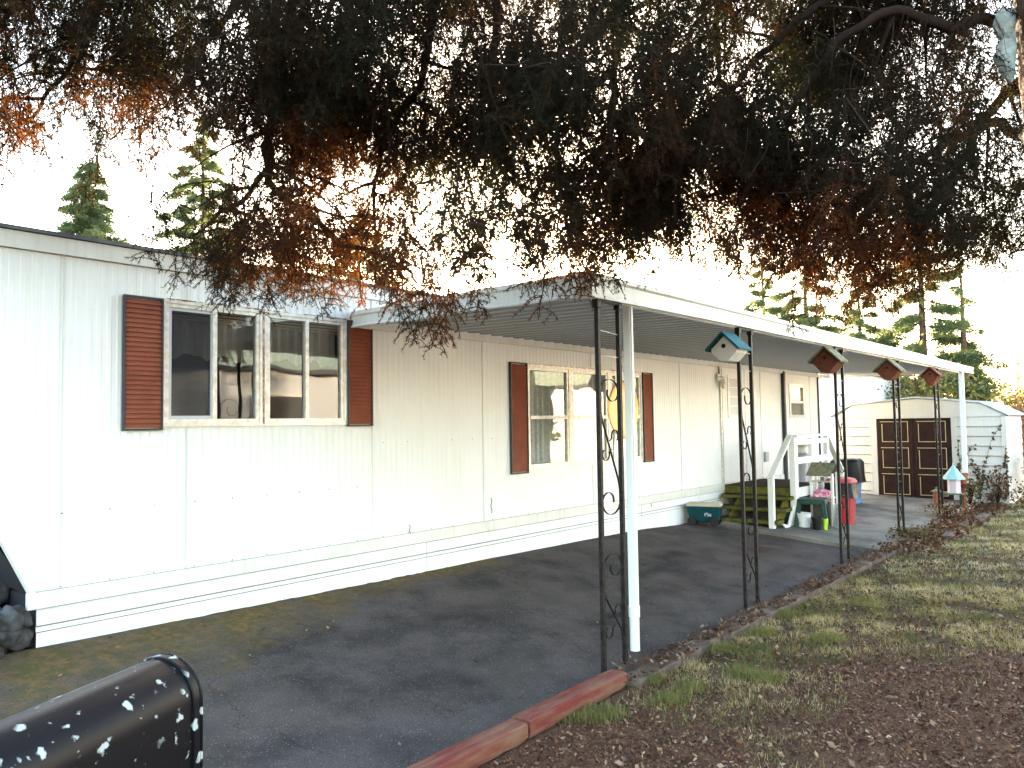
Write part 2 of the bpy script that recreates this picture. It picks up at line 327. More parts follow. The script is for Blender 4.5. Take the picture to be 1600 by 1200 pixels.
# street behind the camera
M_road = mottled('street asphalt', (.06,.06,.062), (.045,.045,.048), 2, .85)
MB().add([(-60, -6.3, -.36), (90, -6.3, -.36), (90, -2.6, -.36), (-60, -2.6, -.36)], [(0,1,2,3)]).build('road', M_road)['kind'] = 'structure'
# ------------------------------------------------------------------ mobile home
YW = 5.653
home = thing('mobile_home', 'long white mobile home with ribbed metal siding and brown shutters', 'mobile home', (9.5, YW, -.1))
WINS = [(2.877, 4.552, 1.40, 2.32), (7.17, 9.75, .845, 2.05), (15.45, 16.25, 1.42, 2.07)]
XL, XR, ZT = .75, 17.1, 2.54
def zbot(x): return .33 if x > 2.03 else .33+(2.03-x)*2.1
mb = MB(); pitch = .068; prof = [(0, 0), (.38, 0), (.5, -.0032), (.88, -.0032), (1, 0)]
xs_ = []; x = XL
while x < XR:
    for f, d in prof[:-1]: xs_.append((x+f*pitch, d if x < 17 else d))
    x += pitch
for wnd in WINS:
    for e in wnd[:2]: xs_.append((e, -.003))
xs_.append((2.03, -.003)); xs_.append((XR, 0)); xs_ = sorted(set(xs_))
for (xa, da), (xb, db) in zip(xs_[:-1], xs_[1:]):
    if xb-xa < 1e-5: continue
    xm = (xa+xb)/2; zlo = .33; iv = [(None, ZT)]
    for (w0, w1, z0, z1) in WINS:
        if w0 < xm < w1: iv = [(None, z0), (z1, ZT)]
    for lo, hi in iv:
        la = zbot(xa) if lo is None else lo; lb = zbot(xb) if lo is None else lo
        if la > hi-.01: continue
        mb.add([(xa, YW+da, la), (xb, YW+db, lb), (xb, YW+db, hi), (xa, YW+da, hi)], [(0,1,2,3)])
wall = mb.build('wall', M_wall, home)
YB = YW+3.6
b = MB().add([(XL, YB, ZT), (XR, YB, ZT), (XR, YB, .3), (2.03, YB, .3), (XL, YB, 2.6-.1)], [(0,1,2,3,4)])
b.add([(XR, YW, .2), (XR, YB, .2), (XR, YB, ZT), (XR, YW, ZT)], [(0,1,2,3)])
MB().add([(XL, YW+.02, ZT), (XL, YB, ZT), (2.03, YB, .33), (2.03, YW+.02, .33)], [(0,1,2,3)]).build('end_wall', M_dark, home)
b.build('rear_wall', M_wall, home)
MB().box((2.1, YW+.1, .28), (XR-.02, YB-.02, .32)).build('floor', M_int, home)
MB().box((XL, YW+1.7, .4), (XR-.05, YW+1.74, ZT-.05)).build('inner_wall', M_int, home)
MB().box((XL-.05, YW-.03, 2.545), (XR+.04, YW+.02, 2.655)).build('eave_trim', M_trim, home)
rf = MB(); rf.add([(XL-.1, YW-.05, 2.66), (XR+.08, YW-.05, 2.66), (XR+.08, YW+1.8, 2.80), (XL-.1, YW+1.8, 2.80), (XR+.08, YB+.05, 2.66), (XL-.1, YB+.05, 2.66),
    (XL-.1, YW-.05, 2.685), (XR+.08, YW-.05, 2.685), (XR+.08, YW+1.8, 2.825), (XL-.1, YW+1.8, 2.825), (XR+.08, YB+.05, 2.685), (XL-.1, YB+.05, 2.685)],
    [(0,3,2,1),(3,5,4,2),(6,7,8,9),(9,8,10,11),(0,1,7,6),(5,11,10,4),(1,2,8,7),(2,4,10,8),(0,6,9,3),(3,9,11,5)]); rf.build('roof', M_roofm, home)
b = MB().box((2.0, YW-.022, .235), (XR+.01, YW+.01, .34)); b.box((2.0, YW-.026, .30), (XR+.01, YW-.02, .305)); b.build('base_trim', M_trim, home)
b = MB().beam((2.03, YW-.012, .33), (.8, YW-.012, 2.91-.02), .03, .07, (0, 1, 0)); b.build('rake_trim', M_trim, home)
# skirting follows the ground, ragged at the foot
sk = MB(); sx = list(np.arange(2.06, XR, .06))+[XR]
for i in range(len(sx)-1):
    xa, xb = sx[i], sx[i+1]; za, zb = gzf(xa, YW)+.0+random.uniform(-.004, .006), gzf(xb, YW)+random.uniform(-.004, .006)
    if i and random.random() < .06: za += .012
    za = prev if i else za; prev = zb
    lv = [(.235, -.0), (.125, -.004), (.120, .004), (.085, .004), (.08, -.004)]
    for (z0, d0), (z1, d1) in zip(lv[:-1], lv[1:]): sk.add([(xa, YW+.002+d1, z1), (xb, YW+.002+d1, z1), (xb, YW+.002+d0, z0), (xa, YW+.002+d0, z0)], [(0,1,2,3)])
    sk.add([(xa, YW-.002, za-.02), (xb, YW-.002, zb-.02), (xb, YW-.002, .08), (xa, YW-.002, .08)], [(0,1,2,3)])
MB().add([(2.058, YW+.01, -.1), (2.058, YB, -.1), (2.058, YB, .3), (2.058, YW+.01, .3)], [(0,1,2,3)]).build('end_skirting', M_dark, home)
sk.build('skirting', M_skirt, home)
b = MB().box((2.0, YW-.0235, .232), (XR, YW-.02, .2345)); b.box((5.55, YW-.006, 0-.03), (5.556, YW-.001, .235)); b.box((9.7, YW-.006, -.1), (9.706, YW-.001, .235))
for xx in [2.19, 3.06, 4.86, 6.4, 8.5, 10.9, 14.0, 16.6]:
    b.box((xx, YW-.0105, .34), (xx+.004, YW-.004, 2.54 if not any(w0 < xx < w1 for w0, w1, _, _ in WINS) else .84 if xx > 7 else 1.38))
    if any(w0 < xx < w1 for w0, w1, _, _ in WINS): b.box((xx, YW-.0105, 2.08 if xx > 7 else 2.34), (xx+.006, YW-.004, 2.54))
b.build('seams', M_seam, home)
b = MB().box((2.0, YW-.026, .2315), (XR, YW-.0225, .2348)).box((2.06, YW-.008, .117), (XR, YW-.003, .1215)).box((2.06, YW-.008, .080), (XR, YW-.003, .0845)).box((2.03, YW-.014, .341), (XR, YW-.008, .343)); b.build('skirting_groove_shade', mat('groove shade paint', (.16,.145,.12), .8), home)  # raised dark strips stand in for the shade in grooves and joints
b = MB()
for xx in np.arange(2.2, 17, .31):
    for zz in (.352, 1.22 if xx > 4.9 else .83):
        if any(w0-.3 < xx < w1+.3 and z0 < zz < z1 for w0, w1, z0, z1 in WINS): continue
        if zz > 1 and random.random() < .3: continue
        b.lathe([(.0045, 0), (.0045, .003)], (0, 0, 0), 6)
        n = 12
        for k in range(n): q = b.v[-n+k]; b.v[-n+k] = (xx+q[0]+random.uniform(-.003,.003), YW-.011-q[2], zz+q[1])
b.build('screws', M_dark, home)
b = MB(); 
for x0, z0, zl in ((6.52, .42, .16), (5.32, .33, .09), (9.95, .18, .16)):
    pts = [(x0+.01*math.sin(k*1.7), YW-.013, z0+zl*k/6) for k in range(7)]; b.tube(pts, .004, 5)
b.build('cable_stub', M_dark, home)
def shutter(x0, x1, z0, z1):
    s = MB(); n = int((z1-z0-.04)/.034); h = (z1-z0-.04)/n
    for i in range(n):
        a = z0+.02+i*h; s.add([(x0+.012, YW-.035, a), (x1-.012, YW-.035, a), (x1-.012, YW-.022, a+h), (x0+.012, YW-.022, a+h), (x0+.012, YW-.022, a), (x1-.012, YW-.022, a)], [(0,1,2,3),(0,4,5,1)])
    o = s.build('shutter', M_shutter, home)
    f = MB().box((x0, YW-.04, z0), (x0+.012, YW-.008, z1)).box((x1-.012, YW-.04, z0), (x1, YW-.008, z1)).box((x0+.012, YW-.04, z0), (x1-.012, YW-.008, z0+.014)).box((x0+.012, YW-.04, z1-.014), (x1-.012, YW-.008, z1))
    f.build('shutter_rim', M_dark, o)
shutter(2.583, 2.868, 1.366, 2.325); shutter(4.565, 4.85, 1.372, 2.325); shutter(6.852, 7.155, .812, 2.068); shutter(9.768, 10.035, .812, 2.068)
def frame(mb, x0, x1, z0, z1, t, y0, y1):
    mb.box((x0, y0, z0), (x0+t, y1, z1)).box((x1-t, y0, z0), (x1, y1, z1)).box((x0+t, y0, z0), (x1-t, y1, z0+t)).box((x0+t, y0, z1-t), (x1-t, y1, z1))
def pane(x0, x1, z0, z1, y, par):
    MB().add([(x0, y, z0), (x1, y, z0), (x1, y, z1), (x0, y, z1)], [(0,1,2,3)]).build('pane', M_glass, par)
# kitchen window: two sliding units
w0, w1, z0, z1 = WINS[0]; f = MB(); frame(f, w0-.012, w1+.012, z0-.012, z1+.012, .03, YW-.022, YW+.05)
xm = 3.715; f.box((xm-.035, YW-.020, z0+.018), (xm+.035, YW+.05, z1-.018))
for xa, xb in ((w0+.018, xm-.035), (xm+.035, w1-.018)):
    frame(f, xa, xb, z0+.018, z1-.018, .028, YW-.012, YW+.04); m2 = (xa+xb)/2; f.box((m2-.018, YW-.016, z0+.046), (m2+.018, YW+.035, z1-.046))
win = f.build('window', M_alu, home)
for i, (xa, xb) in enumerate(((w0+.046, 3.27), (3.306, xm-.063), (xm+.063, 4.107), (4.143, w1-.046))):
    pane(xa, xb, z0+.046, z1-.046, YW+.012, win)
f = MB(); f.add([(w0+.046, YW+.004, z0+.05), (3.28, YW+.004, z0+.05), (3.28, YW+.004, z1-.05), (w0+.046, YW+.004, z1-.05)], [(0,1,2,3)])
Ms = bpy.data.materials.new('mesh screen'); Ms.use_nodes = True; t_ = Ms.node_tree; t_.nodes.remove(t_.nodes['Principled BSDF'])
d_ = N(Ms, 'ShaderNodeBsdfDiffuse'); d_.inputs[0].default_value = (.05,.05,.055,1); tr_ = N(Ms, 'ShaderNodeBsdfTransparent'); mx_ = N(Ms, 'ShaderNodeMixShader', Fac=.45)
L(Ms, d_.outputs[0], mx_.inputs[1]); L(Ms, tr_.outputs[0], mx_.inputs[2]); L(Ms, mx_.outputs[0], t_.nodes['Material Output'].inputs[0])
f.build('insect_screen', Ms, win); f = MB(); frame(f, w0+.046, 3.28, z0+.048, z1-.048, .022, YW-.005, YW+.008); f.build('screen_frame', M_greyp, win)
f = MB().box((xm-.012, YW-.0225, z0), (xm+.006, YW-.0195, z1)); 
for k in range(60):
    xx = random.uniform(w0, w1); f.box((xx, YW-.026, z1+.008+random.uniform(-.004,.004)), (xx+random.uniform(.01, .05), YW-.0215, z1+.0155))
f.build('caulk', M_rust, win)
# scalloped valance and blind behind
v_ = MB(); n = 120
for i in range(n):
    xa, xb = w0+(w1-w0)*i/n, w0+(w1-w0)*(i+1)/n
    fz = lambda x: 1.98-.05*abs(math.sin((x-w0)*11))-.03*abs(math.sin((x-w0)*23+1)); fy = lambda x: YW+.14+.018*math.sin((x-w0)*75)
    v_.add([(xa, fy(xa), fz(xa)), (xb, fy(xb), fz(xb)), (xb, fy(xb), 2.24), (xa, fy(xa), 2.24)], [(0,1,2,3)])
v_.build('curtain', M_curt, win)
bl = MB(); [bl.box((w0, YW+.09, 2.2+.025*k), (w1, YW+.11, 2.215+.025*k)) for k in range(5)]; bl.build('blind', M_blind, win)
# living room window: three sash units
w0, w1, z0, z1 = WINS[1]; f = MB(); frame(f, w0-.012, w1+.012, z0-.012, z1+.012, .035, YW-.02, YW+.05)
mxs = [w0+.023, 8.03, 8.915, w1-.023]; panes = []
for k in (1, 2): f.box((mxs[k]-.035, YW-.017, z0+.023), (mxs[k]+.035, YW+.05, z1-.023))
for k in range(3):
    xa, xb = mxs[k]+(.035 if k else 0), mxs[k+1]-(.035 if k < 2 else 0); frame(f, xa, xb, z0+.023, z1-.023, .035, YW-.010, YW+.04)
    f.box((xa+.035, YW-.014, 1.425), (xb-.035, YW+.035, 1.465)); panes += [(xa+.035, xb-.035, z0+.058, 1.425), (xa+.035, xb-.035, 1.465, z1-.058)]
win = f.build('window', M_alu, home)
for p in panes: pane(*p, YW+.012, win)
f = MB()
for k in range(70):
    xx = random.uniform(w0, w1); f.box((xx, YW-.026, z1+.010+random.uniform(-.004,.004)), (xx+random.uniform(.01, .06), YW-.0205, z1+.0165))
f.build('caulk', M_rust, win)
c_ = MB(); n = 260
for i in range(n):
    xa, xb = w0+(w1-w0)*i/n, w0+(w1-w0)*(i+1)/n; fy = lambda x: YW+.16+.03*math.sin((x-w0)*38)+.012*math.sin((x-w0)*91)
    c_.add([(xa, fy(xa), z0+.02), (xb, fy(xb), z0+.02), (xb, fy(xb), z1), (xa, fy(xa), z1)], [(0,1,2,3)])
c_.build('curtain', M_curt2, win)
# small end window
w0, w1, z0, z1 = WINS[2]; f = MB(); frame(f, w0-.01, w1+.01, z0-.01, z1+.01, .06, YW-.02, YW+.05); f.box((w0+.05, YW-.012, 1.70), (w1-.05, YW+.03, 1.745)); win = f.build('window', M_alu, home)
pane(w0+.05, w1-.05, z0+.05, 1.70, YW+.012, win); pane(w0+.05, w1-.05, 1.745, z1-.05, YW+.012, win)
MB().add([(w0, YW+.05, 1.72), (w1, YW+.05, 1.72), (w1, YW+.05, z1), (w0, YW+.05, z1)], [(0,1,2,3)]).build('curtain', M_curt, win)
# door with louvred window
d = MB().box((12.36, YW-.030, .37), (13.24, YW-.012, 2.24)); door = d.build('door', M_wall, home)
d = MB().box((12.30, YW-.028, .34), (12.335, YW-.009, 2.33)).box((13.27, YW-.028, .34), (13.30, YW-.009, 2.33)); d.build('door_frame', M_alu, door)
MB().box((12.336, YW-.02, .35), (12.358, YW-.012, 2.28)).build('door_gap', M_dark, door)
f = MB(); frame(f, 12.55, 13.05, 1.42, 2.13, .045, YW-.045, YW-.0305); dw = f.build('window', M_alu, door)
for k in range(4):
    a = 1.47+k*.155; MB().add([(12.595, YW-.038, a), (13.005, YW-.038, a), (13.005, YW-.032, a+.145), (12.595, YW-.032, a+.145)], [(0,1,2,3)]).build('louvre', M_greyp, dw)
lt = MB().box((12.16, YW-.05, 2.02), (12.26, YW-.010, 2.14)).box((12.20, YW-.12, 2.08), (12.42, YW-.05, 2.10)).lathe([(.03, 0), (.045, .10), (.035, .16)], (12.27, YW-.09, 1.9), 10)
tag(lt.build('porch_lamp', M_alu, home, bevel=.004), 'porch lamp beside the door')
MB().tube([(12.24, YW-.03, 2.1), (12.24, YW-.03, 2.3)], .012, 6).build('conduit', M_rust, home)
MB().box((15.03, YW-.07, .2), (15.10, YW-.012, 2.30)).build('downspout', M_dark, home)
MB().box((XR-.005, YW-.03, .3), (XR+.03, YW-.0, 2.54)).build('corner_trim', M_dark, home)
MB().box((14.1, YW-.05, .62), (14.22, YW-.012, .80)).build('outlet_box', M_greyp, home)
# ------------------------------------------------------------------ carport
CX0, CX1, CY = 4.635, 18.25, 3.118
cp = thing('carport', 'white metal carport roof on black wrought iron columns over driveway', 'carport', (11, 4.4, -.2))
s = MB(); x = CX0+.02; pts = []; sp = .19; zs = lambda y: 2.29+(y-CY)/(YW-CY)*.045
while x < CX1-.05:
    pts += [(x, 0), (x+.055, 0), (x+.07, .035), (x+.155, .035), (x+.17, 0)]; x += sp
for (xa, da), (xb, db) in zip(pts[:-1], pts[1:]):
    s.add([(xa, CY+.02, zs(CY)+da), (xb, CY+.02, zs(CY)+db), (xb, YW-.03, zs(YW)+db), (xa, YW-.03, zs(YW)+da)], [(0,1,2,3)])
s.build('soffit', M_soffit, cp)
s = MB().add([(CX0+.02, CY+.02, 2.415), (CX1+.6, CY+.02, 2.415), (CX1-.02, YW-.03, 2.40), (CX0+.02, YW-.03, 2.40)], [(0,1,2,3)]); s.build('roof_deck', M_fascia, cp)
def fascia(p, q, zb0, zt0, zb1, zt1, name):   # C-profile edge beam with a folded lip
    p = np.array(p, float); q = np.array(q, float); d = (q-p)/np.linalg.norm(q-p); nrm = np.array([d[1], -d[0]])
    prof = lambda zb, zt: [(.0, zb), (-.035, zb), (-.035, zb+.012), (-.018, zb+.024), (-.018, zt-.05), (-.032, zt-.035), (-.032, zt), (0, zt)]
    n = 24; vs = []
    for i in range(n+1):
        t = i/n; xy = p+(q-p)*t; zb = zb0+(zb1-zb0)*t+.004*math.sin(t*13); zt = zt0+(zt1-zt0)*t+.004*math.sin(t*11+1)
        vs += [(xy[0]-nrm[0]*o, xy[1]-nrm[1]*o, z) for o, z in prof(zb, zt)]
    m = MB(); k = 8; fs = [(i*k+j, i*k+(j+1) % k, (i+1)*k+(j+1) % k, (i+1)*k+j) for i in range(n) for j in range(k)]
    m.add(vs, fs+[tuple(range(k)), tuple(n*k+j for j in range(k))[::-1]]); return m.build(name, M_fascia, cp)
fascia((CX0, YW-.03), (CX0, CY+.10), 2.258, 2.40, 2.262, 2.435, 'front_fascia')
fascia((CX0+.12, CY), (CX1+.9, CY-.02), 2.262, 2.437, 2.29, 2.42, 'side_fascia')
MB().prism([(CX0-.036, CY+.11), (CX0-.036, CY+.03), (CX0+.04, CY-.036), (CX0+.13, CY-.036), (CX0+.13, CY), (CX0+.05, CY+.03), (CX0, CY+.11)], lambda u, v, t: (u, v, 2.258+t*.182)).build('corner_cap', M_fascia, cp)
MB().box((CX0+.0, YW-.045, 2.40), (CX0+.10, YW-.01, 2.265)).build('end_cap', M_trim, cp)
MB().box((CX1-.35, CY+.02, 2.27), (CX1-.28, YW-.02, 2.40)).build('end_beam', M_fascia, cp)
MB().box((CX0+.1, YW-.045, 2.262), (CX1-.4, YW-.012, 2.325)).build('wall_rail', M_trim, cp)
MB().box((CX0+.15, CY+.02, 2.262), (CX1-.3, CY+.06, 2.292)).build('beam', M_fascia, cp)
# downspout at the first column, round lower sleeve
ds = MB().box((5.265, 3.135, .0-.06), (5.32, 3.195, 2.27)); ds.box((5.265+.014, 3.128, -.06), (5.265+.024, 3.135, 2.27)); dso = ds.build('downspout', M_whitep, cp, bevel=.01)
MB().lathe([(.037, 0), (.037, .25), (.043, .25), (.043, .33), (.034, .34)], (5.293, 3.165, -.345), 16).build('sleeve', M_whitep, dso, smooth='auto')
MB().box((18.06, 3.09, -.40), (18.18, 3.17, 2.29)).build('end_post', M_whitep, cp)
# iron columns
def arc(cx, cz, rx, rz, a0, a1, n=18, shrink=1.0):
    out = []
    for i in range(n+1):
        t = i/n; a = math.radians(a0+(a1-a0)*t); k = 1+(shrink-1)*t; out.append((cx+rx*k*math.cos(a), 0, cz+rz*k*math.sin(a)))
    return out
COLX = [4.797, 7.25, 10.13, 12.86, 15.62]
def make_column():
    e = thing('column', None, None, (0, 0, 0)); e.parent = cp
    W_ = .285; g0 = -.42
    for xx in (0, W_): MB().box((xx-.016, -.016, g0), (xx+.016, .016, 2.262)).build('upright', M_black, e, local=True, bevel=.003)
    MB().box((-.03, -.024, 2.20), (.026, .024, 2.263)).box((W_-.026, -.024, 2.21), (W_+.03, .024, 2.263)).box((.026, -.02, 2.245), (W_-.026, .02, 2.263)).build('bracket', M_black, e, local=True, bevel=.004)
    MB().tube([(.016, 0, 2.04), (W_-.016, 0, 2.025)], .004, 6).tube([(.016, 0, 1.86), (W_-.016, 0, 1.855)], .004, 6).build('tie_rod', M_alu, e, local=True)
    for top in (1.69, .43):
        s = MB(); lx, rx = .022, W_-.022; w = rx-lx; cx = (lx+rx)/2
        p = [(lx, 0, top-.24)]+[(q[0], 0, q[2]) for q in arc(cx, top-.095, w/2, .095, 180, 0)]
        # spiral inwards
        p += [(q[0], 0, q[2]) for q in arc(cx+w*.14, top-.095, w*.36, .075, 0, -200, 16, .72)]
        s.ribbon(p, .014, .005)
        bot = max(top-.98, g0+.05)
        s.ribbon([(lx, 0, top-.24), (lx+.02, 0, top-.30), (rx-.02, 0, bot+.24), (rx, 0, bot+.16)], .014, .006)
        if top > 1:
            p = [(rx, 0, bot+.16)]+arc(cx, bot+.095, w/2, .095, 0, -180)+arc(cx-w*.14, bot+.095, w*.36, .075, 180, -10, 16, .72)
            s.ribbon(p, .014, .005)
        mid = (top+top-.98)/2
        s.ribbon([(cx-.012, 0, mid+.04)]+arc(rx-.055, mid+.075, .05, .05, 200, -60, 16, .75), .012, .005)
        s.ribbon([(cx+.012, 0, mid-.02)]+arc(lx+.055, mid-.055, .05, .05, 20, -240, 16, .75), .012, .005)
        s.build('scrollwork', M_black, e, local=True)
    return e
c0 = make_column(); ploc = lambda x: (x-cp.location[0], CY+.005-cp.location[1], -cp.location[2])
c0.location = ploc(COLX[0])
for x in COLX[1:]: copy_tree(c0, cp, ploc(x))
# ------------------------------------------------------------------ birdhouses (gable front towards -X)
def birdhouse(X, Y, zap, wd, ln, mbody, mroof, label, rz=0, squat=1.0, grp='birdhouses on the carport columns'):
    e = thing('birdhouse', label, 'birdhouse', (X, Y, zap-.22), rz, grp)
    h = wd*.5; a = .22; zt = a-.02; zm = zt-h*.95; zb = zm-h*.62*squat
    poly = [(0, zt), (h*.86, zm+.02), (h*.80, zm-.015), (h*.28, zb), (-h*.28, zb), (-h*.80, zm-.015), (-h*.86, zm+.02)]
    MB().prism(poly, lambda u, v, t: (.03+t*(ln-.06), u, v)).build('body', mbody, e, local=True, bevel=.002)
    MB().tube([(.024, 0, zt-h*.62), (.034, 0, zt-h*.62)], .021, 14).build('entrance_hole', M_blackp, e, local=True)
    MB().tube([(-.01, 0, zt-h*.62-.045), (.03, 0, zt-h*.62-.045)], .006, 6).build('perch', mbody, e, local=True)
    r = MB()
    for s_ in (-1, 1):
        r.prism([(0, a), (s_*h*1.12, a-h*1.07), (s_*h*1.12+s_*.004, a-h*1.07+.02), (0, a+.024)][::s_], lambda u, v, t: (-.015+t*ln, u, v))
    r.build('roof', mroof, e, local=True, bevel=.002)
    MB().box((ln-.04, -.02, a-.14), (.37 if ln < .34 else ln+.04, .02, a-.10)).build('bracket', M_dark, e, local=True)
    return e
birdhouse(6.88, 3.12, 2.175, .29, .30, M_wpaint, M_teal, 'white birdhouse with a teal roof on the second iron column')
birdhouse(9.72, 3.12, 2.235, .34, .33, M_brownw, M_mossw, 'largest red brown birdhouse with mossy board roof on the third column', squat=1.1)
birdhouse(12.50, 3.12, 2.24, .34, .33, M_brownw, M_mossw, 'red brown birdhouse with tan roof on the fourth iron column', squat=1.1)
birdhouse(15.27, 3.12, 2.24, .28, .30, M_brownw, M_brownw, 'small plain brown birdhouse on the farthest iron column', squat=1.8)
# round plaque hanging in front of the living room window
pl = thing('hanging_plaque', 'round golden plaque hanging in front of the shuttered triple window', 'plaque', (8.25, 5.03, 1.53))
MB().lathe([(.001, -.012), (.30, -.012), (.335, 0), (.35, .012), (.335, .02), (.29, .006), (.001, .03)], (0, 0, 0), 40).build('disc', M_gold, pl, smooth='auto', local=True).rotation_euler = (math.pi/2, 0, 0)
MB().tube([(0, 0, .34), (0, 0, .77)], .002, 5).build('wire', M_dark, pl, local=True)
# ------------------------------------------------------------------ door steps
st_ = thing('door_steps', 'olive painted wooden door steps with brown treads and white handrail', 'steps', (12.4, 5.0, -.2))
GZ = -.2
for (xa, zt, y0, y1) in ((11.68, -.125, 4.50, 5.44), (11.92, .035, 4.46, 5.58), (12.14, .195, 4.47, 5.60)):
    tr = MB().box((xa, y0, zt-.055), (xa+.26, y1, zt-.006)).build('step', M_wood_o, st_, bevel=.004)
    MB().box((xa+.012, y0+.01, zt-.006), (xa+.26, y1-.01, zt+.004)).build('tread', M_tread, tr)
la = MB().box((12.36, 4.50, .17), (12.385, 5.62, .315)).box((12.385, 4.53, .27), (13.97, 5.63, .315)).build('landing', M_wood_o, st_)
MB().box((12.352, 4.50, .3155), (13.98, 5.63, .328)).build('tread', M_tread, la)
s = MB()
for y in (4.56, 5.30): s.prism([(11.72, GZ-.03), (11.98, GZ-.03), (12.36, .06), (12.36, .26), (12.2, .15), (11.95, -.02), (11.72, -.18)], lambda u, v, t, y=y: (u, y+t*.035, v))
s.build('stringer', M_wood_o, st_)
MB().prism([(11.80, -.17), (12.05, -.22), (12.34, .13), (12.34, .05), (12.1, -.3), (12.0, -.3)], lambda u, v, t: (u, 4.475+t*.02, v)).build('side_board', M_wpaint, st_)
r = MB().box((11.66, 4.55, GZ-.1), (11.74, 4.63, .52)).box((12.30, 4.44, -.32), (12.44, 4.53, 1.10)); r.box((13.12, 4.455, .32), (13.22, 4.52, 1.07)).box((13.90, 4.455, -.34), (13.99, 4.53, 1.10)); r.build('rail_post', M_wpaint, st_, bevel=.004)
r = MB().beam((11.66, 4.59, .50), (12.36, 4.53, 1.13), .09, .035).box((12.36, 4.42, 1.10), (14.0, 4.55, 1.135)).box((12.44, 4.465, .88-.20), (13.90, 4.495, .78)).box((12.44, 4.46, .98), (13.9, 4.49, 1.06)).box((12.44, 4.44, .17), (13.9, 4.47, .315)); r.beam((13.97, 4.49, 1.10), (14.75, 4.49, .45), .09, .035); r.box((14.7, 4.45, -.34), (14.78, 4.53, .48)); r.build('handrail', M_wpaint, st_)
MB().box((12.45, 5.55, -.25), (13.9, 5.60, .27)).box((13.9, 4.55, -.3), (13.95, 5.6, .27)).build('back_board', M_int, st_)
MB().box((12.45, 4.52, -.30), (12.52, 4.56, .17)).box((13.3, 4.5, -.33), (13.36, 4.56, .17)).build('support', M_wood_o, st_)
# ------------------------------------------------------------------ things by the steps
def tapered_bin(name, label, cat, x, y, z, w0, w1, d0, d1, h, m, rz=0, group=None):
    e = thing(name, label, cat, (x, y, z), rz, group)
    b = MB(); n = 24
    def ring(w, d, z, inset=0):
        out = []
        for k in range(n):
            a = 2*math.pi*k/n; c, s = math.cos(a), math.sin(a); p = 4.5
            q = (abs(c)**p+abs(s)**p)**(-1/p); out.append(((w/2-inset)*c*q, (d/2-inset)*s*q, z))
        return out
    rings = [ring(w0, d0, 0), ring(w1, d1, h), ring(w1+.03, d1+.03, h), ring(w1+.03, d1+.03, h+.03), ring(w1-.02, d1-.02, h+.03), ring(w0-.03, d0-.03, .03)]
    vs = sum(rings, []); fs = [(i*n+j, i*n+(j+1) % n, (i+1)*n+(j+1) % n, (i+1)*n+j) for i in range(len(rings)-1) for j in range(n)]+[tuple(range(n))[::-1], tuple((len(rings)-1)*n+j for j in range(n))]
    b.add(vs, fs).build('bin_body', m, e, local=True, smooth='auto'); return e, ring, n
def rings_part(e, name, rings, m, n, cap=True):
    vs = sum(rings, []); k = len(rings); fs = [(i*n+j, i*n+(j+1) % n, (i+1)*n+(j+1) % n, (i+1)*n+j) for i in range(k-1) for j in range(n)]
    if cap: fs += [tuple((k-1)*n+j for j in range(n))]
    return MB().add(vs, fs).build(name, m, e, local=True, smooth='auto')
def bagring(ring, w, d, z, amp, seed):
    r = random.Random(seed); return [(x*(1+r.uniform(-amp, amp)), y*(1+r.uniform(-amp, amp)), zz+r.uniform(-amp, amp)*.25) for x, y, zz in ring(w, d, z)]
e, ring, n = tapered_bin('trash_bin', 'red plastic bin with black bag and faded red lid', 'bin', 13.40, 4.10, gzf(13.5, 4.0), .40, .50, .34, .42, .62, M_red, .1)
rings_part(e, 'bin_bag', [bagring(ring, .60, .52, .44, .06, 1), bagring(ring, .57, .49, .52, .05, 2), bagring(ring, .55, .47, .60, .05, 3), bagring(ring, .55, .47, .665, .03, 4), ring(.48, .40, .67)], M_blackp, n, False)
rings_part(e, 'lid', [ring(.53, .45, .67), ring(.53, .45, .69), ring(.46, .38, .73), ring(.2, .15, .755)], M_pinkp, n)
e, ring, n = tapered_bin('trash_bin', 'blue plastic bin covered by a black bag beside shed wall', 'bin', 16.52, 4.93, gzf(16.6, 4.8), .44, .52, .44, .52, .74, M_blue, .1)
rings_part(e, 'bin_bag', [bagring(ring, .62, .62, .42, .05, 5), bagring(ring, .64, .62, .58, .04, 6), bagring(ring, .62, .60, .74, .03, 7), bagring(ring, .60, .58, .82, .02, 8), ring(.5, .48, .87), ring(.2, .2, .885)], M_blackp, n)
e, ring, n = tapered_bin('trash_bin', 'white kitchen bin with domed lid standing on the step landing', 'bin', 13.55, 4.78, .33, .26, .34, .22, .30, .46, M_greyp, 0)
rings_part(e, 'lid', [ring(.37, .33, .46), ring(.37, .33, .50), ring(.33, .28, .58), ring(.16, .14, .64)], M_whitep, n)
# stool
e = thing('stool', 'dark green plastic stool beside the white handrail', 'stool', (12.56, 4.29, gzf(12.6, 4.2)+.012), .25); e.scale = (1.22, 1.22, 1.06)
ring2 = lambda w, z: [(w*c*(abs(c)**5+abs(s)**5)**-.2, w*s*(abs(c)**5+abs(s)**5)**-.2, z) for c, s in [(math.cos(2*math.pi*k/24), math.sin(2*math.pi*k/24)) for k in range(24)]]
rings_part(e, 'seat', [ring2(.185, .34), ring2(.19, .39), ring2(.18, .41), ring2(.14, .415)], M_green, 24)
for sx, sy in ((-1,-1),(1,-1),(1,1),(-1,1)): MB().add([(sx*(.14+.04*t)+a*.03, sy*(.14+.04*t)+b_*.03, .37*(1-t)) for t in (0, 1) for a, b_ in ((-1,-1),(1,-1),(1,1),(-1,1))], [(0,1,2,3),(7,6,5,4),(0,4,5,1),(1,5,6,2),(2,6,7,3),(3,7,4,0)]).build('leg', M_green, e, local=True, bevel=.008)
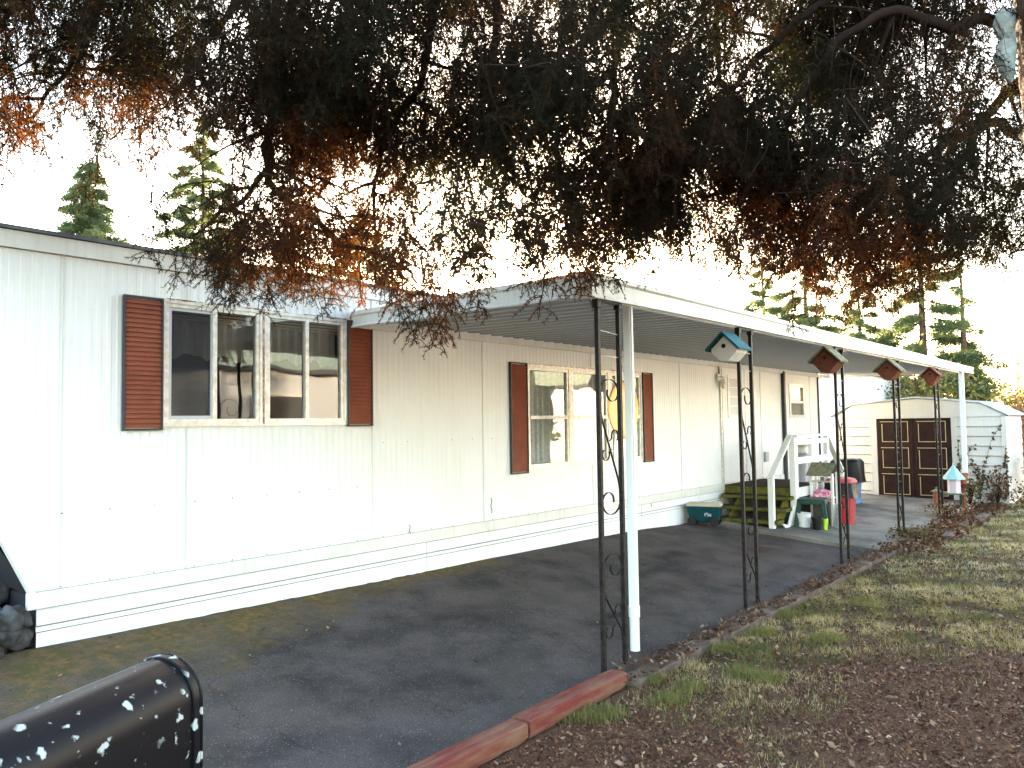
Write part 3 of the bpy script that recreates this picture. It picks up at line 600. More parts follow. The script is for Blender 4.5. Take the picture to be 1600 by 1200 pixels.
b = MB().lathe([(.085, 0), (.088, .05), (.093, .055), (.090, .06), (.094, .10), (.099, .105), (.096, .11), (.100, .15), (.105, .155), (.102, .16), (.108, .22), (.112, .225), (.10, .225), (.08, .02)], (0, 0, 0), 24)
e = thing('bucket', 'white ribbed bucket standing under the green stool', 'bucket', (12.36, 4.35, gzf(12.4, 4.2)+.013)); b.build('bucket_body', M_whitep, e, local=True, smooth='auto')
MB().tube([(-.1, 0, .2), (-.09, -.08, .15), (0, -.115, .12), (.09, -.08, .15), (.1, 0, .2)], .003, 5).build('handle', M_alu, e, local=True)
def pot(x, y, r, h, m, nm, label, cat, z=None, soil=True):
    e = thing(nm, label, cat, (x, y, gzf(x, y)+.012 if z is None else z))
    MB().lathe([(r*.75, 0), (r, h*.85), (r*1.08, h*.85), (r*1.08, h), (r*.92, h), (r*.88, h*.8)], (0, 0, 0), 20).build('pot', m, e, local=True, smooth='auto')
    if soil: MB().lathe([(r*.85, h*.85), (r*.85, h*.88)], (0, 0, 0), 14).build('soil', M_bark, e, local=True)
    return e
pot(12.25, 4.12, .075, .19, M_blackp, 'plant_pot', 'black plant pot beside the green stool leg', 'plant pot')
pot(12.36, 4.03, .038, .17, M_lime, 'cup', 'lime green cup beside the black pot', 'cup', soil=False)
# leaning white board with dark marks
e = thing('sign_board', 'white board with a column of dark marks leaning by the red bin', 'sign', (12.72, 3.98, gzf(12.9, 3.9)+.012), -.75)
MB().add([(-.012, -.09, 0), (.002, -.09, 0), (.002, .09, 0), (-.012, .09, 0), (.03, -.09, .37), (.044, -.09, .37), (.044, .09, .37), (.03, .09, .37)], [(0,3,2,1),(4,5,6,7),(0,1,5,4),(1,2,6,5),(2,3,7,6),(3,0,4,7)]).build('board', M_sign, e, local=True)
s = MB()
for k in range(4):
    z = .07+.075*k; r = random.Random(k)
    for j in range(5): y = -.02+r.uniform(-.02, .02); zz = z+r.uniform(-.018, .018); s.beam((-.014+.113*zz, y, zz), (-.014+.113*zz+.001, y+r.uniform(.008, .02), zz+r.uniform(-.01, .012)), .002, .004)
s.build('marks', M_dark, e, local=True)
# pink cloth heap (lumpy)
def lump(name, c, r3, m, parent=None, seed=0, amp=.25, local=False, sub=24):
    r = np.random.default_rng(seed); ph = r.uniform(0, 6, 8); vs = []; nu, nv = sub, sub//2
    for j in range(nv+1):
        t = math.pi*j/nv
        for i in range(nu):
            p = 2*math.pi*i/nu; d = np.array([math.sin(t)*math.cos(p), math.sin(t)*math.sin(p), math.cos(t)])
            k = 1+amp*(math.sin(d[0]*3.1+ph[0])*math.cos(d[1]*2.7+ph[1])+.5*math.sin(d[2]*5+d[0]*4+ph[2])+.35*math.sin(d[1]*9+ph[3])*math.sin(d[2]*8+ph[4]))
            vs.append(np.array(c)+d*k*np.array(r3))
    fs = [(j*nu+i, (j+1)*nu+i, (j+1)*nu+(i+1) % nu, j*nu+(i+1) % nu) for j in range(nv) for i in range(nu)]
    return MB().add(vs, fs).build(name, m, parent, smooth=True, local=local)
tag(lump('cloth_bundle', (12.93, 4.25, .15), (.13, .12, .11), M_pink, None, 3, .3, sub=40), 'pink and white patterned cloth bundle behind the green stool', 'cloth')
tag(MB().box((12.80, 4.10, gzf(12.9, 4.1)), (13.1, 4.36, .08)).build('crate', M_int, bevel=.01), 'dark crate under the pink cloth bundle', 'crate')
# roofed bird feeder on legs
e = thing('bird_feeder', 'wooden feeder with slatted slanted roof on white legs', 'bird feeder', (12.86, 4.21, gzf(13, 4)), -.15)
s = MB()
for k in range(7):
    t = k/7; s.add([(-.16+.20*t, y, .80+.19*t+dz+(.012 if a else 0)) for a in (0, 1) for (y, dz) in ((-.2, 0), (.2, 0))]+[(-.16+.20*t+.034, y, .80+.19*t+.030+(.012 if a else 0)) for a in (0, 1) for y in (-.2, .2)], [(0,1,3,2),(4,6,7,5),(0,4,5,1),(2,3,7,6),(0,2,6,4),(1,5,7,3)])
s.build('roof', M_mossw, e, local=True)
MB().add([(.05, -.2, .985), (.05, .2, .985), (.2, .2, .82), (.2, -.2, .82)], [(0,1,2,3)]).build('roof', M_mossw, e, local=True)
for y in (-.17, .17): MB().box((-.06, y-.018, .0), (-.02, y+.018, .84)).build('leg', M_wpaint, e, local=True)
for y in (-.17, .17): MB().box((.10, y-.018, .0), (.14, y+.018, .86)).build('leg', M_wpaint, e, local=True)
MB().box((-.062, -.152, .70), (-.02, .152, .725)).box((-.05, -.152, .45), (.13, .152, .47)).build('tray', M_cream, e, local=True)
# wheeled cooler
e = thing('cooler', 'teal wheeled cooler with cream lid against the white skirting', 'cooler', (11.05, 5.36, gzf(11.1, 5.3)), math.radians(-74)); e.scale = (.82, .82, 1)
def taper_box(l0, w0, l1, w1, z0, z1): return MB().add([(-l0/2,-w0/2,z0),(l0/2,-w0/2,z0),(l0/2,w0/2,z0),(-l0/2,w0/2,z0),(-l1/2,-w1/2,z1),(l1/2,-w1/2,z1),(l1/2,w1/2,z1),(-l1/2,w1/2,z1)], [(0,3,2,1),(4,5,6,7),(0,1,5,4),(1,2,6,5),(2,3,7,6),(3,0,4,7)])
taper_box(.50, .26, .60, .34, .06, .29).build('cooler_body', M_teal2, e, local=True, bevel=.02)
taper_box(.62, .36, .58, .33, .29, .335).build('lid', M_cream, e, local=True, bevel=.012)
for sx in (-1, 1):
    for sy in (-1, 1):
        MB().tube([(sx*.20, sy*.165, .075), (sx*.20, sy*.215, .075)], .075, 20).build('wheel', M_blackp, e, local=True)
tc = bpy.data.curves.new('t', 'FONT'); tc.body = 'PSu'; tc.size = .085; tc.extrude = .001; to = bpy.data.objects.new('t', tc); COL.objects.link(to)
bpy.context.view_layer.update(); tm = bpy.data.meshes.new_from_object(to); bpy.data.objects.remove(to); tm.materials.append(M_whitep)
lo = bpy.data.objects.new('lettering', tm); COL.objects.link(lo); lo.parent = e; lo.location = (.02, -.166, .155); lo.rotation_euler = (math.radians(80), 0, 0)
lo.location = (.02, -.162, .15)
tag(MB().lathe([(.04, 0), (.05, .05), (.03, .07)], (11.0, 5.56, gzf(11, 5.56)-.01), 14).build('pot', M_terra, smooth='auto'), 'small terracotta pot on asphalt by the cooler', 'pot')
# ------------------------------------------------------------------ shed
SX = 18.75; sh = thing('garden_shed', 'cream metal garden shed with dark brown double doors', 'shed', (SX+1.2, 4.1, -.36))
ya, yb = 2.50, 5.75; prof = [(ya, 1.42), (2.91, 1.655), (4.13, 1.79), (5.45, 1.665), (yb, 1.44)]
s = MB(); zb = -.42; dl, drr = 3.46, 4.93
s.add([(SX, ya, 1.38), (SX, yb, 1.38)]+[(SX, y, z) for y, z in prof[::-1]], [(0,1,2,3,4,5,6)])
nb = 9; hb = (1.38+.42)/nb
for a, b_ in ((ya, dl-.10), (drr+.10, yb)):
    for k in range(nb):
        z = -.42+k*hb; s.add([(SX-.018, a, z), (SX-.018, b_, z), (SX, b_, z+hb), (SX, a, z+hb), (SX, a, z), (SX, b_, z)], [(0,3,2,1),(0,1,5,4)])
for k in range(nb):
    z = -.42+k*hb; s.add([(SX, ya-.018, z), (SX+2.4, ya-.018, z), (SX+2.4, ya, z+hb), (SX, ya, z+hb), (SX, ya, z), (SX+2.4, ya, z)], [(0,1,2,3),(0,4,5,1)])
s.add([(SX+2.4, ya, -.42), (SX+2.4, yb, -.42)]+[(SX+2.4, y, z) for y, z in prof[::-1]], [(0,1,2,3,4,5,6)])
s.add([(SX, yb, -.42), (SX+2.4, yb, -.42), (SX+2.4, yb, 1.44), (SX, yb, 1.44)], [(0,1,2,3)])
s.build('wall', M_shed, sh)
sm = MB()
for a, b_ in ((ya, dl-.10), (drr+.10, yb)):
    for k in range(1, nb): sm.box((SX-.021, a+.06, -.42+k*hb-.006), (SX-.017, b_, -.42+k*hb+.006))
sm.build('painted_lap_shadow', mat('lap shade paint', (.17,.155,.125), .8), sh)  # dark strips painted in as the shade under each siding lap
r = MB()
for (y0, z0), (y1, z1) in zip(prof[:-1], prof[1:]):
    e0, e1 = (y0-.07 if y0 == ya else y0), (y1+.22 if y1 == yb else y1)
    if y0 == ya: z0 -= .03
    if y1 == yb: z1 -= .04
    r.add([(SX-.04, e0, z0+.012), (SX+2.45, e0, z0+.012), (SX+2.45, e1, z1+.012), (SX-.04, e1, z1+.012), (SX-.04, e0, z0+.03), (SX+2.45, e0, z0+.03), (SX+2.45, e1, z1+.03), (SX-.04, e1, z1+.03)], [(0,3,2,1),(4,5,6,7),(0,1,5,4),(1,2,6,5),(2,3,7,6),(3,0,4,7)])
    for k in range(9): xx = SX+.1+.28*k; r.beam((xx, e0, z0+.04), (xx, e1, z1+.04), .03, .02)
r.build('roof', M_shedroof, sh)
MB().box((SX-.035, dl-.10, -.40), (SX-.005, dl, 1.40)).box((SX-.035, drr, -.40), (SX-.005, drr+.10, 1.40)).box((SX-.035, dl, 1.37), (SX-.005, drr, 1.42)).box((SX-.03, ya-.03, -.42), (SX+.03, ya+.06, 1.40)).box((SX-.03, ya, 1.385), (SX-.002, dl-.1, 1.40)).box((SX-.03, drr+.1, 1.385), (SX-.002, yb, 1.40)).build('trim', M_shed, sh)
MB().box((SX-.10, dl-.1, -.42), (SX, drr+.1, -.34)).build('sill', M_conc, sh)
ymid = (dl+drr)/2
for y0, y1 in ((dl+.01, ymid-.004), (ymid+.004, drr-.01)):
    dd = MB().box((SX-.03, y0, -.335), (SX-.008, y1, 1.365)).build('door', M_door, sh)
    g_ = MB(); hgt = (1.365+.335)/3
    for k in range(3):
        za, zb_ = -.335+k*hgt+.06, -.335+(k+1)*hgt-.06; pa, pb = y0+.09, y1-.10; t = .014
        for a, b_ in (((pa, za), (pb, za+t)), ((pa, zb_-t), (pb+.03, zb_)), ((pa, za+t), (pa+t, zb_-t)), ((pb-t, za+t), (pb, zb_-t-.04))): g_.box((SX-.042, a[0], a[1]), (SX-.0305, b_[0], b_[1]))
    g_.build('moulding', M_goldtrim, dd)
MB().box((SX-.06, ymid-.06, .5), (SX-.031, ymid-.03, .62)).build('handle', M_blackp, sh)
# neighbour's pale building beyond
nb_ = thing('neighbor_house', 'blank white neighbor building beyond the carport end', 'building', (28, 9.5, -.4))
MB().box((24, 6.55, -.4), (33, 13, 2.6)).build('wall', M_wall, nb_); MB().box((23.9, 6.45, 2.6), (33.1, 13.1, 2.68)).build('roof', M_dark, nb_); MB().box((23.97, 6.5, -.4), (24.06, 6.56, 2.6)).build('corner_trim', M_greyp, nb_)
# ------------------------------------------------------------------ lantern, pots, plants by the shed
e = thing('table', 'low dark side table carrying the pink lantern by the shed', 'table', (17.4, 3.28, gzf(17.4, 3.25)))
zt = .30
MB().box((-.25, -.25, zt-.03), (.2, .22, zt)).build('tabletop', M_mossw, e, local=True)
for sx, sy in ((-.22,-.22),(.17,-.22),(.17,.19),(-.22,.19)): MB().box((sx-.02, sy-.02, 0), (sx+.02, sy+.02, zt-.03)).build('leg', M_green, e, local=True)
e = thing('lantern', 'pink sided lantern birdhouse with pointed pale teal roof', 'lantern', (17.3, 3.19, gzf(17.4, 3.25)+zt), .5)
MB().lathe([(.115, 0), (.115, .28), (.10, .29)], (0, 0, .01), 6).build('lantern_body', M_pinklan, e, local=True); MB().lathe([(.20, .26), (.20, .28), (.012, .53), (.016, .56), (.001, .575)], (0, 0, 0), 6).build('roof', M_paleteal, e, local=True)
MB().lathe([(.13, -.002), (.13, .012)], (0, 0, 0), 6).build('lantern_base', M_paleteal, e, local=True)
e = thing('lantern', 'small tan lantern left of the pink lantern', 'lantern', (17.2, 3.47, gzf(17.2, 3.47)))
MB().lathe([(.08, 0), (.07, .30), (.09, .31)], (0, 0, 0), 8).build('lantern_body', M_terra, e, local=True); MB().lathe([(.12, .31), (.03, .36), (.03, .39), (.001, .40)], (0, 0, 0), 8).build('roof', M_mossw, e, local=True)
pot(17.4, 3.04, .08, .2, M_terra, 'plant_pot', 'dull red pot on a stand behind the pink lantern', 'plant pot', z=.10)
tag(MB().lathe([(.10, 0), (.04, .08), (.03, .38), (.09, .46)], (17.4, 3.05, -.37), 14).build('pot_stand', M_brownw, smooth='auto'), 'dark stand holding the dull red pot', 'stand')
def leafcloud(c, r3, n, size, m, name, parent, aspect=.5):
    p = rng.normal(0, .45, (n, 3))*np.array(r3)+np.array(c); p = p[p[:, 2] > c[2]-r3[2]]
    n = len(p); a = rng.normal(0, 1, (n, 3)); a /= np.linalg.norm(a, axis=1)[:, None]; b_ = np.cross(a, rng.normal(0, 1, (n, 3))); b_ /= np.linalg.norm(b_, axis=1)[:, None]
    s_ = size*rng.uniform(.6, 1.4, (n, 1)); q = np.stack([p-a*s_, p+b_*s_*aspect, p+a*s_, p-b_*s_*aspect], 1)
    return bigmesh(name, q, m, parent, rng.uniform(0, 1, n), True)
def shrub(nm, label, cat, x, y, h, r, m, n, size, group=None, bare=.0):
    z = gzf(x, y); e = thing(nm, label, cat, (x, y, z), 0, group); s = MB()
    for k in range(14):
        a = random.uniform(0, 6.28); q = random.uniform(.2, 1)*r; s.tube([(x, y, z-.05), (x+q*.35*math.cos(a), y+q*.35*math.sin(a), z+h*.5), (x+q*math.cos(a), y+q*math.sin(a), z+h*random.uniform(.7, 1))], [.008, .006, .003], 5)
    s.build('stems', M_twig, e); leafcloud((x, y, z+h*.55), (r, r, h*.5), n, size, m, 'foliage', e); return e
shrub('dead_plant', 'dry brown plant at the foot of the white end post', 'plant', 17.75, 3.0, .6, .2, M_plant, 250, .035)
shrub('dead_plant', 'low rusty weeds at the foot of the farthest iron column', 'plant', 15.75, 3.02, .25, .4, M_litter, 500, .03)
shrub('dead_plant', 'low green weeds beside the fourth iron column', 'plant', 12.9, 2.95, .14, .35, M_plant, 500, .02)
shrub('dead_plant', 'tall withered plant against the shed corner', 'plant', 18.35, 2.62, .75, .25, M_litter, 300, .035)
shrub('dead_plant', 'tangled withered bush right of the shed', 'plant', 18.2, 1.9, .5, .5, M_litter, 700, .035)
shrub('shrub', 'bare red twigged shrub at the right edge beyond the shed', 'shrub', 22.5, 2.1, 2.6, .9, M_redl, 2600, .045)
shrub('shrub', 'pale sunlit bush on the lawn right of shed', 'shrub', 20.0, 1.75, 1.3, .55, M_hedge, 1200, .05)
# vine on shed front
e = thing('climbing_vine', 'bare climbing vine with dark leaves on the shed wall', 'vine', (SX-.05, 2.9, -.4)); s = MB(); leaves = []
for k in range(13):
    y, z = random.uniform(2.55, 3.3), -.38; a = random.uniform(1.0, 2.2); pts = [(SX-.045, y, z)]
    for j in range(random.randint(8, 17)):
        a += random.uniform(-.5, .5); y = min(3.34, max(2.5, y+.10*math.cos(a))); z = min(1.35, z+.10*abs(math.sin(a))); pts.append((SX-.04-random.uniform(0, .02), y, z))
        if random.random() < .75: leaves.append(pts[-1])
    s.tube(pts, .005, 4)
s.build('stems', M_twig, e); P = np.array(leaves); P = np.repeat(P, 3, 0)+rng.normal(0, .02, (len(P)*3, 3)); P[:, 0] = np.minimum(P[:, 0], SX-.03)
a = rng.normal(0, 1, P.shape)*[.3, 1, 1]; a /= np.linalg.norm(a, axis=1)[:, None]; b_ = np.cross(a, [1, .2, .1]); s_ = rng.uniform(.018, .04, (len(P), 1))
bigmesh('foliage', np.stack([P-a*s_, P+b_*s_*.7, P+a*s_, P-b_*s_*.7], 1), M_vine, e, rng.uniform(0, 1, len(P)), True)
# ------------------------------------------------------------------ kerb, timbers, stepping blocks, stones
def slab_piece(nm, label, cat, x0, x1, y0, y1, zt, m, h=.12, rot=0, group=None, bev=.012):
    cx, cy = (x0+x1)/2, (y0+y1)/2; e = MB().box((x0-cx, y0-cy, -h), (x1-cx, y1-cy, 0)).build(nm, m, bevel=bev); e.location = (cx, cy, zt); e.rotation_euler = (random.uniform(-.03, .03), random.uniform(-.015, .015), rot); return tag(e, label, cat, group)
x = 4.72; ORD = ['first','second','third','fourth','fifth','sixth','seventh','eighth','ninth','tenth','eleventh','twelfth','last','last']; ki = 0
while x < 11.1:
    ln = random.uniform(.5, .68); slab_piece('kerb_block', ORD[ki]+' grey concrete kerb block counted from the red timber end', 'kerb', x, x+ln-.012, 2.80, 2.965, -.352+random.uniform(-.006, .006), M_conc, rot=random.uniform(-.02, .02), group='kerb blocks along the driveway'); x += ln; ki += 1
slab_piece('stepping_block', 'loose concrete block in leaves near fourth column', 'block', 12.9, 13.5, 2.45, 2.6, -.335, M_conc, rot=.1)
slab_piece('stepping_block', 'loose concrete block in leaves near the shed', 'block', 15.2, 16.3, 2.42, 2.58, -.335, M_conc, rot=.05)
def timber(x0, y0, x1, y1, label):
    L_ = math.hypot(x1-x0, y1-y0); n = 14; s = MB(); m = 20; vs = []
    for i in range(m+1):
        t = i/m*L_; k = 1 if 0 < i < m else .9
        for j in range(n):
            a = 2*math.pi*j/n; r = (.073+.004*math.sin(t*9+a*2)+.003*math.sin(t*31+a*5))*k; yy = max(-.068, min(.068, r*1.25*math.cos(a))); zz = max(-.06, min(.043, r*1.1*math.sin(a)))
            vs.append((t, yy, zz))
    s.add(vs, [(i*n+j, i*n+(j+1) % n, (i+1)*n+(j+1) % n, (i+1)*n+j) for i in range(m) for j in range(n)]+[tuple(range(n))[::-1], tuple(m*n+j for j in range(n))])
    o = s.build('landscape_timber', M_timber, smooth='auto'); o.location = (x0, y0, -.33); o.rotation_euler[2] = math.atan2(y1-y0, x1-x0); tag(o, label, 'timber', 'landscape timbers edging the driveway')
timber(3.57, 2.89, 4.64, 2.91, 'worn red landscape timber whose bare end meets the first column'); timber(1.6, 2.86, 3.53, 2.875, 'worn red landscape timber nearest the camera')
def stone(c, r3, seed, m):
    o = lump('stone', (0, 0, 0), r3, m, None, seed, .2, sub=20); o.location = c; o.rotation_euler = (seed, seed*.7, seed*1.3)
    tag(o, 'rounded river stone in the pile under the raked home end', 'stone', 'stones heaped under the end of the home')
k = 0
for i in range(46):
    xx = random.uniform(1.0, 1.98); row = random.random(); yy = 5.66+row*.7; zz = .02+row*.42+random.uniform(-.02, .03); q = random.uniform(.07, .13)
    stone((xx, yy, zz), (q*1.25, q, q*.8), k+1, M_stone2 if i % 5 == 0 else M_stone); k += 1
for i in range(9): stone((1.98-random.uniform(0, .5), 5.55+random.uniform(-.02, .08), .03+i % 3*.09), (.09, .07, .06), 70+i, M_stone)
MB().add([(-9, 7.2, -.1), (2.1, 7.2, -.1), (2.1, 7.2, .7), (-9, 7.2, .7)], [(0,1,2,3)]); 
tag(MB().box((-3, 6.45, -.1), (2.04, 6.6, .62)).build('void_backing', M_stone, bevel=.02), 'dark backing standing in for the void behind the river stones', 'wall')  # dark box stands in for the dark void under the home end
# ------------------------------------------------------------------ mailbox
mbx = thing('mailbox', 'black arched mailbox spattered with white droppings in the foreground', 'mailbox', (.80, 1.56, -.38), ANG-math.radians(15.7))
Hm = 1.31-.215
def arch(w, h, z0, n=14): r = w/2; return [(-r, z0), (-r, z0+h-r)]+[(r*math.cos(a), z0+h-r+r*math.sin(a)) for a in np.linspace(math.pi, 0, n)[1:-1]]+[(r, z0+h-r), (r, z0)]
MB().prism(arch(.158, .208, Hm), lambda u, v, t: (-.50+.50*t, u, v)).build('mailbox_body', M_mail, mbx, local=True, smooth='auto')
b = MB(); b.prism(arch(.168, .214, Hm-.002), lambda u, v, t: (-.014+.02*t, u, v)); b.build('door', M_mail, mbx, local=True, smooth='auto', bevel=.002)
MB().prism(arch(.172, .216, Hm-.003), lambda u, v, t: (.0065+.005*t, u, v)).build('door_rim', M_mail, mbx, local=True, smooth='auto', bevel=.002)
MB().box((-.5, -.07, Hm-.03), (.0, .07, Hm-.001)).build('base_board', M_mossw, mbx, local=True)
MB().box((-.32, -.045, 0), (-.23, .045, Hm-.03)).build('post', M_mossw, mbx, local=True)
# ------------------------------------------------------------------ big spruce overhead
def sprays(kind=0):
    """one hanging spruce spray: stem at origin going down (-z); returns needle tris and stem segments"""
    need = []; stems = []; r = rng
    Lm = r.uniform(.35, .55); n = 8; main = np.zeros((n+1, 3)); d = np.array([r.uniform(-.4, .4), r.uniform(-.4, .4), -1.])
    for i in range(n): d = d+r.normal(0, .13, 3); d[2] -= .12; d /= np.linalg.norm(d); main[i+1] = main[i]+d*Lm/n
    paths = [(main, .0035)]
    for k in range(13):
        i = r.integers(1, n+1); p0 = main[i]; l = r.uniform(.10, .26)*(1-.3*i/n); m = 5; a = r.uniform(0, 6.28); d = np.array([math.cos(a), math.sin(a), r.uniform(-.8, .2)]); q = np.zeros((m+1, 3)); q[0] = p0
        for j in range(m): d = d/np.linalg.norm(d); q[j+1] = q[j]+d*l/m; d = d+r.normal(0, .15, 3); d[2] -= .22
        paths.append((q, .0022))
        if r.random() < .5:
            d = r.normal(0, 1, 3); d[2] = -abs(d[2]); d /= np.linalg.norm(d); q2 = q[3]+np.outer(np.linspace(0, 1, 4), d)*r.uniform(.05, .10); paths.append((q2, .0015))
    for q, rad in paths:
        seg = np.diff(q, axis=0); ln = np.linalg.norm(seg, axis=1); 
        for i in range(len(seg)):
            stems.append((q[i], q[i+1], rad))
            cnt = max(2, int(ln[i]/.0040*(.55 if rad > .003 else 1))); t = r.uniform(0, 1, cnt)[:, None]; p = q[i]+seg[i]*t; ax = seg[i]/ln[i]
            u = r.normal(0, 1, (cnt, 3)); u -= (u@ax)[:, None]*ax; u /= np.linalg.norm(u, axis=1)[:, None]; nd = u+ax*r.uniform(.3, 1.1, (cnt, 1)); nd /= np.linalg.norm(nd, axis=1)[:, None]
            s_ = np.cross(nd, r.normal(0, 1, (cnt, 3))); s_ /= np.linalg.norm(s_, axis=1)[:, None]; ll = r.uniform(.018, .030, (cnt, 1)); wd = .0027
            need.append(np.stack([p-s_*wd, p+s_*wd, p+nd*ll], 1))
    st = []
    for a, b, rad in stems:
        ax = b-a; u = np.cross(ax, [.3, .5, .8]); u /= np.linalg.norm(u); v2 = np.cross(ax, u); v2 /= np.linalg.norm(v2)
        for w_ in (u, v2): st += [[a-w_*rad, a+w_*rad, b+w_*rad*.8], [a-w_*rad, b+w_*rad*.8, b-w_*rad*.8]]
    return np.concatenate(need), np.array(st)
TPL = [sprays() for _ in range(9)]
DENS = """66677776778668656787666588887778
66678866899776589886876489888767
5467887799986579998896367998765 6
62455445899988888777899864976777
22121013587688887868999998677556
01000014664476557889988998887775
00001357565465676789865898877765
00000268787666667787676788877766
00000025553345521002443245665200
00000000000013410000000000000000
00000000000000000000000000000000"""
DENS = [[int(c) for c in l.replace(' ', '')] for l in DENS.split('\n')]
def dens(px, py):
    i, j = int(px//50), int(py//50)
    if j < 0: return 7.2
    if i < 0: return max(0, DENS[min(j, 10)][0]) if j < 5 else 0
    if i > 31: return 7 if j < 8 else 0
    if j > 10: return 0
    return DENS[j][i]
# limbs: (px, py, depth) way points of real branches that start at the trunk
_c1 = at(1655, 80, 4.2)
def trunkP(z): return np.array([_c1[0]+(_c1[2]-z)*.05*RH[0], _c1[1]+(_c1[2]-z)*.05*RH[1], z])
LIMBS = [
 (3.95, [(1560,-110,4.3),(1400,-60,4.3),(1250,30,4.0),(1160,120,4.2),(1080,220,4.4)]),
 (3.9, [(1500,-180,3.9),(1200,-200,4.0),(1010,-60,4.2),(965,60,4.3),(955,200,4.4),(925,270,4.5),(945,330,4.6)]),
 (4.4, [(1400,-330,3.9),(1000,-330,4.0),(800,-160,4.1),(775,20,4.2),(770,220,4.3),(790,270,4.4),(830,310,4.5)]),
 (4.8, [(1300,-450,3.8),(900,-460,3.9),(700,-250,4.0),(680,-40,4.1),(660,120,4.3),(605,210,4.5),(585,300,4.6),(590,440,4.3)]),
 (5.2, [(1200,-550,3.8),(800,-560,3.9),(520,-300,4.0),(440,-60,4.2),(428,150,4.3),(415,270,4.4),(350,330,4.5),(300,370,4.6)]),
 (5.2, [(1200,-540,3.9),(800,-540,4.0),(540,-290,4.1),(460,-20,4.2),(430,160,4.3),(418,275,4.3),(470,325,4.4),(540,380,4.3),(620,410,4.2),(650,440,4.1)]),
 (5.6, [(1050,-620,3.8),(600,-640,3.9),(260,-420,4.1),(170,-120,4.3),(150,20,4.4),(90,130,4.6),(30,200,4.8)]),
 (4.9, [(1350,-480,4.3),(900,-420,4.6),(500,-150,5.0),(330,60,5.2),(200,110,5.4),(60,90,5.6)]),
 (3.0, [(1570,40,3.9),(1480,40,3.7),(1380,20,3.6),(1290,90,3.7),(1230,200,3.9),(1220,330,4.1)]),
 (3.2, [(1600,120,4.3),(1520,200,4.6),(1420,260,4.9),(1330,330,5.1),(1290,420,5.2)]),
 (2.9, [(1590,210,4.4),(1540,190,4.4),(1500,260,4.6),(1450,330,4.8),(1400,380,4.9)]),
 (4.0, [(1480,-200,3.6),(1250,-250,3.6),(1150,-100,3.8),(1120,80,4.0),(1150,180,4.2)]),
 (4.6, [(1300,-420,4.4),(950,-380,4.7),(700,-200,5.0),(520,0,5.3),(500,150,5.4),(540,260,5.4)]),
 (3.6, [(1520,-120,4.5),(1300,-100,4.9),(1050,-20,5.3),(880,100,5.5),(850,240,5.6)]),
]
def smooth(pts, m=6):
    P = [np.array(p, float) for p in pts]; P = [2*P[0]-P[1]]+P+[2*P[-1]-P[-2]]; out = []
    for i in range(1, len(P)-2):
        for t in np.arange(m)/m: out.append(.5*((2*P[i])+(-P[i-1]+P[i+1])*t+(2*P[i-1]-5*P[i]+4*P[i+1]-P[i+2])*t*t+(-P[i-1]+3*P[i]-3*P[i+1]+P[i+2])*t**3))
    out.append(P[-2]); return out
spruce = thing('spruce_tree', 'big dark spruce whose drooping branches hang over the camera', 'tree', (TX, TY, -.38))
nodes = []; 
for z0, wp in LIMBS:
    wp = [(a, b, c+(.55 if z0 in (3.95, 3.0, 3.2, 2.9, 4.0) else .15)) for a, b, c in wp]
    pts = smooth([trunkP(z0)]+[at(*p) for p in wp]); n = len(pts); rad = [.034*(1-i/n)**.8+.005 for i in range(n)]
    pts = [p+np.array([math.sin(i*1.3), math.cos(i*1.7), math.sin(i*.9)])*.012 for i, p in enumerate(pts)]
    MB().tube(pts, rad, 7).build('limb', M_twig, spruce, smooth=True); nodes += pts[4:]
    # side branches
    for i in range(8, n-2, 3):
        d = rng.normal(0, 1, 3); d[2] = d[2]*.3-.25; d /= np.linalg.norm(d); l = rng.uniform(.3, .8); q = [pts[i]+d*l*t+np.array([0, 0, -.25*t*t*l]) for t in (0, .25, .5, .75, 1)]
        
        if q[-1][2] < 2.25 and i > n-14: continue
        nodes += q[1:]
        if 'side' not in globals(): side = MB()
        side.tube(q, [.012, .010, .007, .005, .003], 5)
side.build('side_branches', M_twig, spruce, smooth=True)
nodes = np.array(nodes)
NT, TT, ST, TOPS = [], [], [], []; twig = MB(); conn = 0
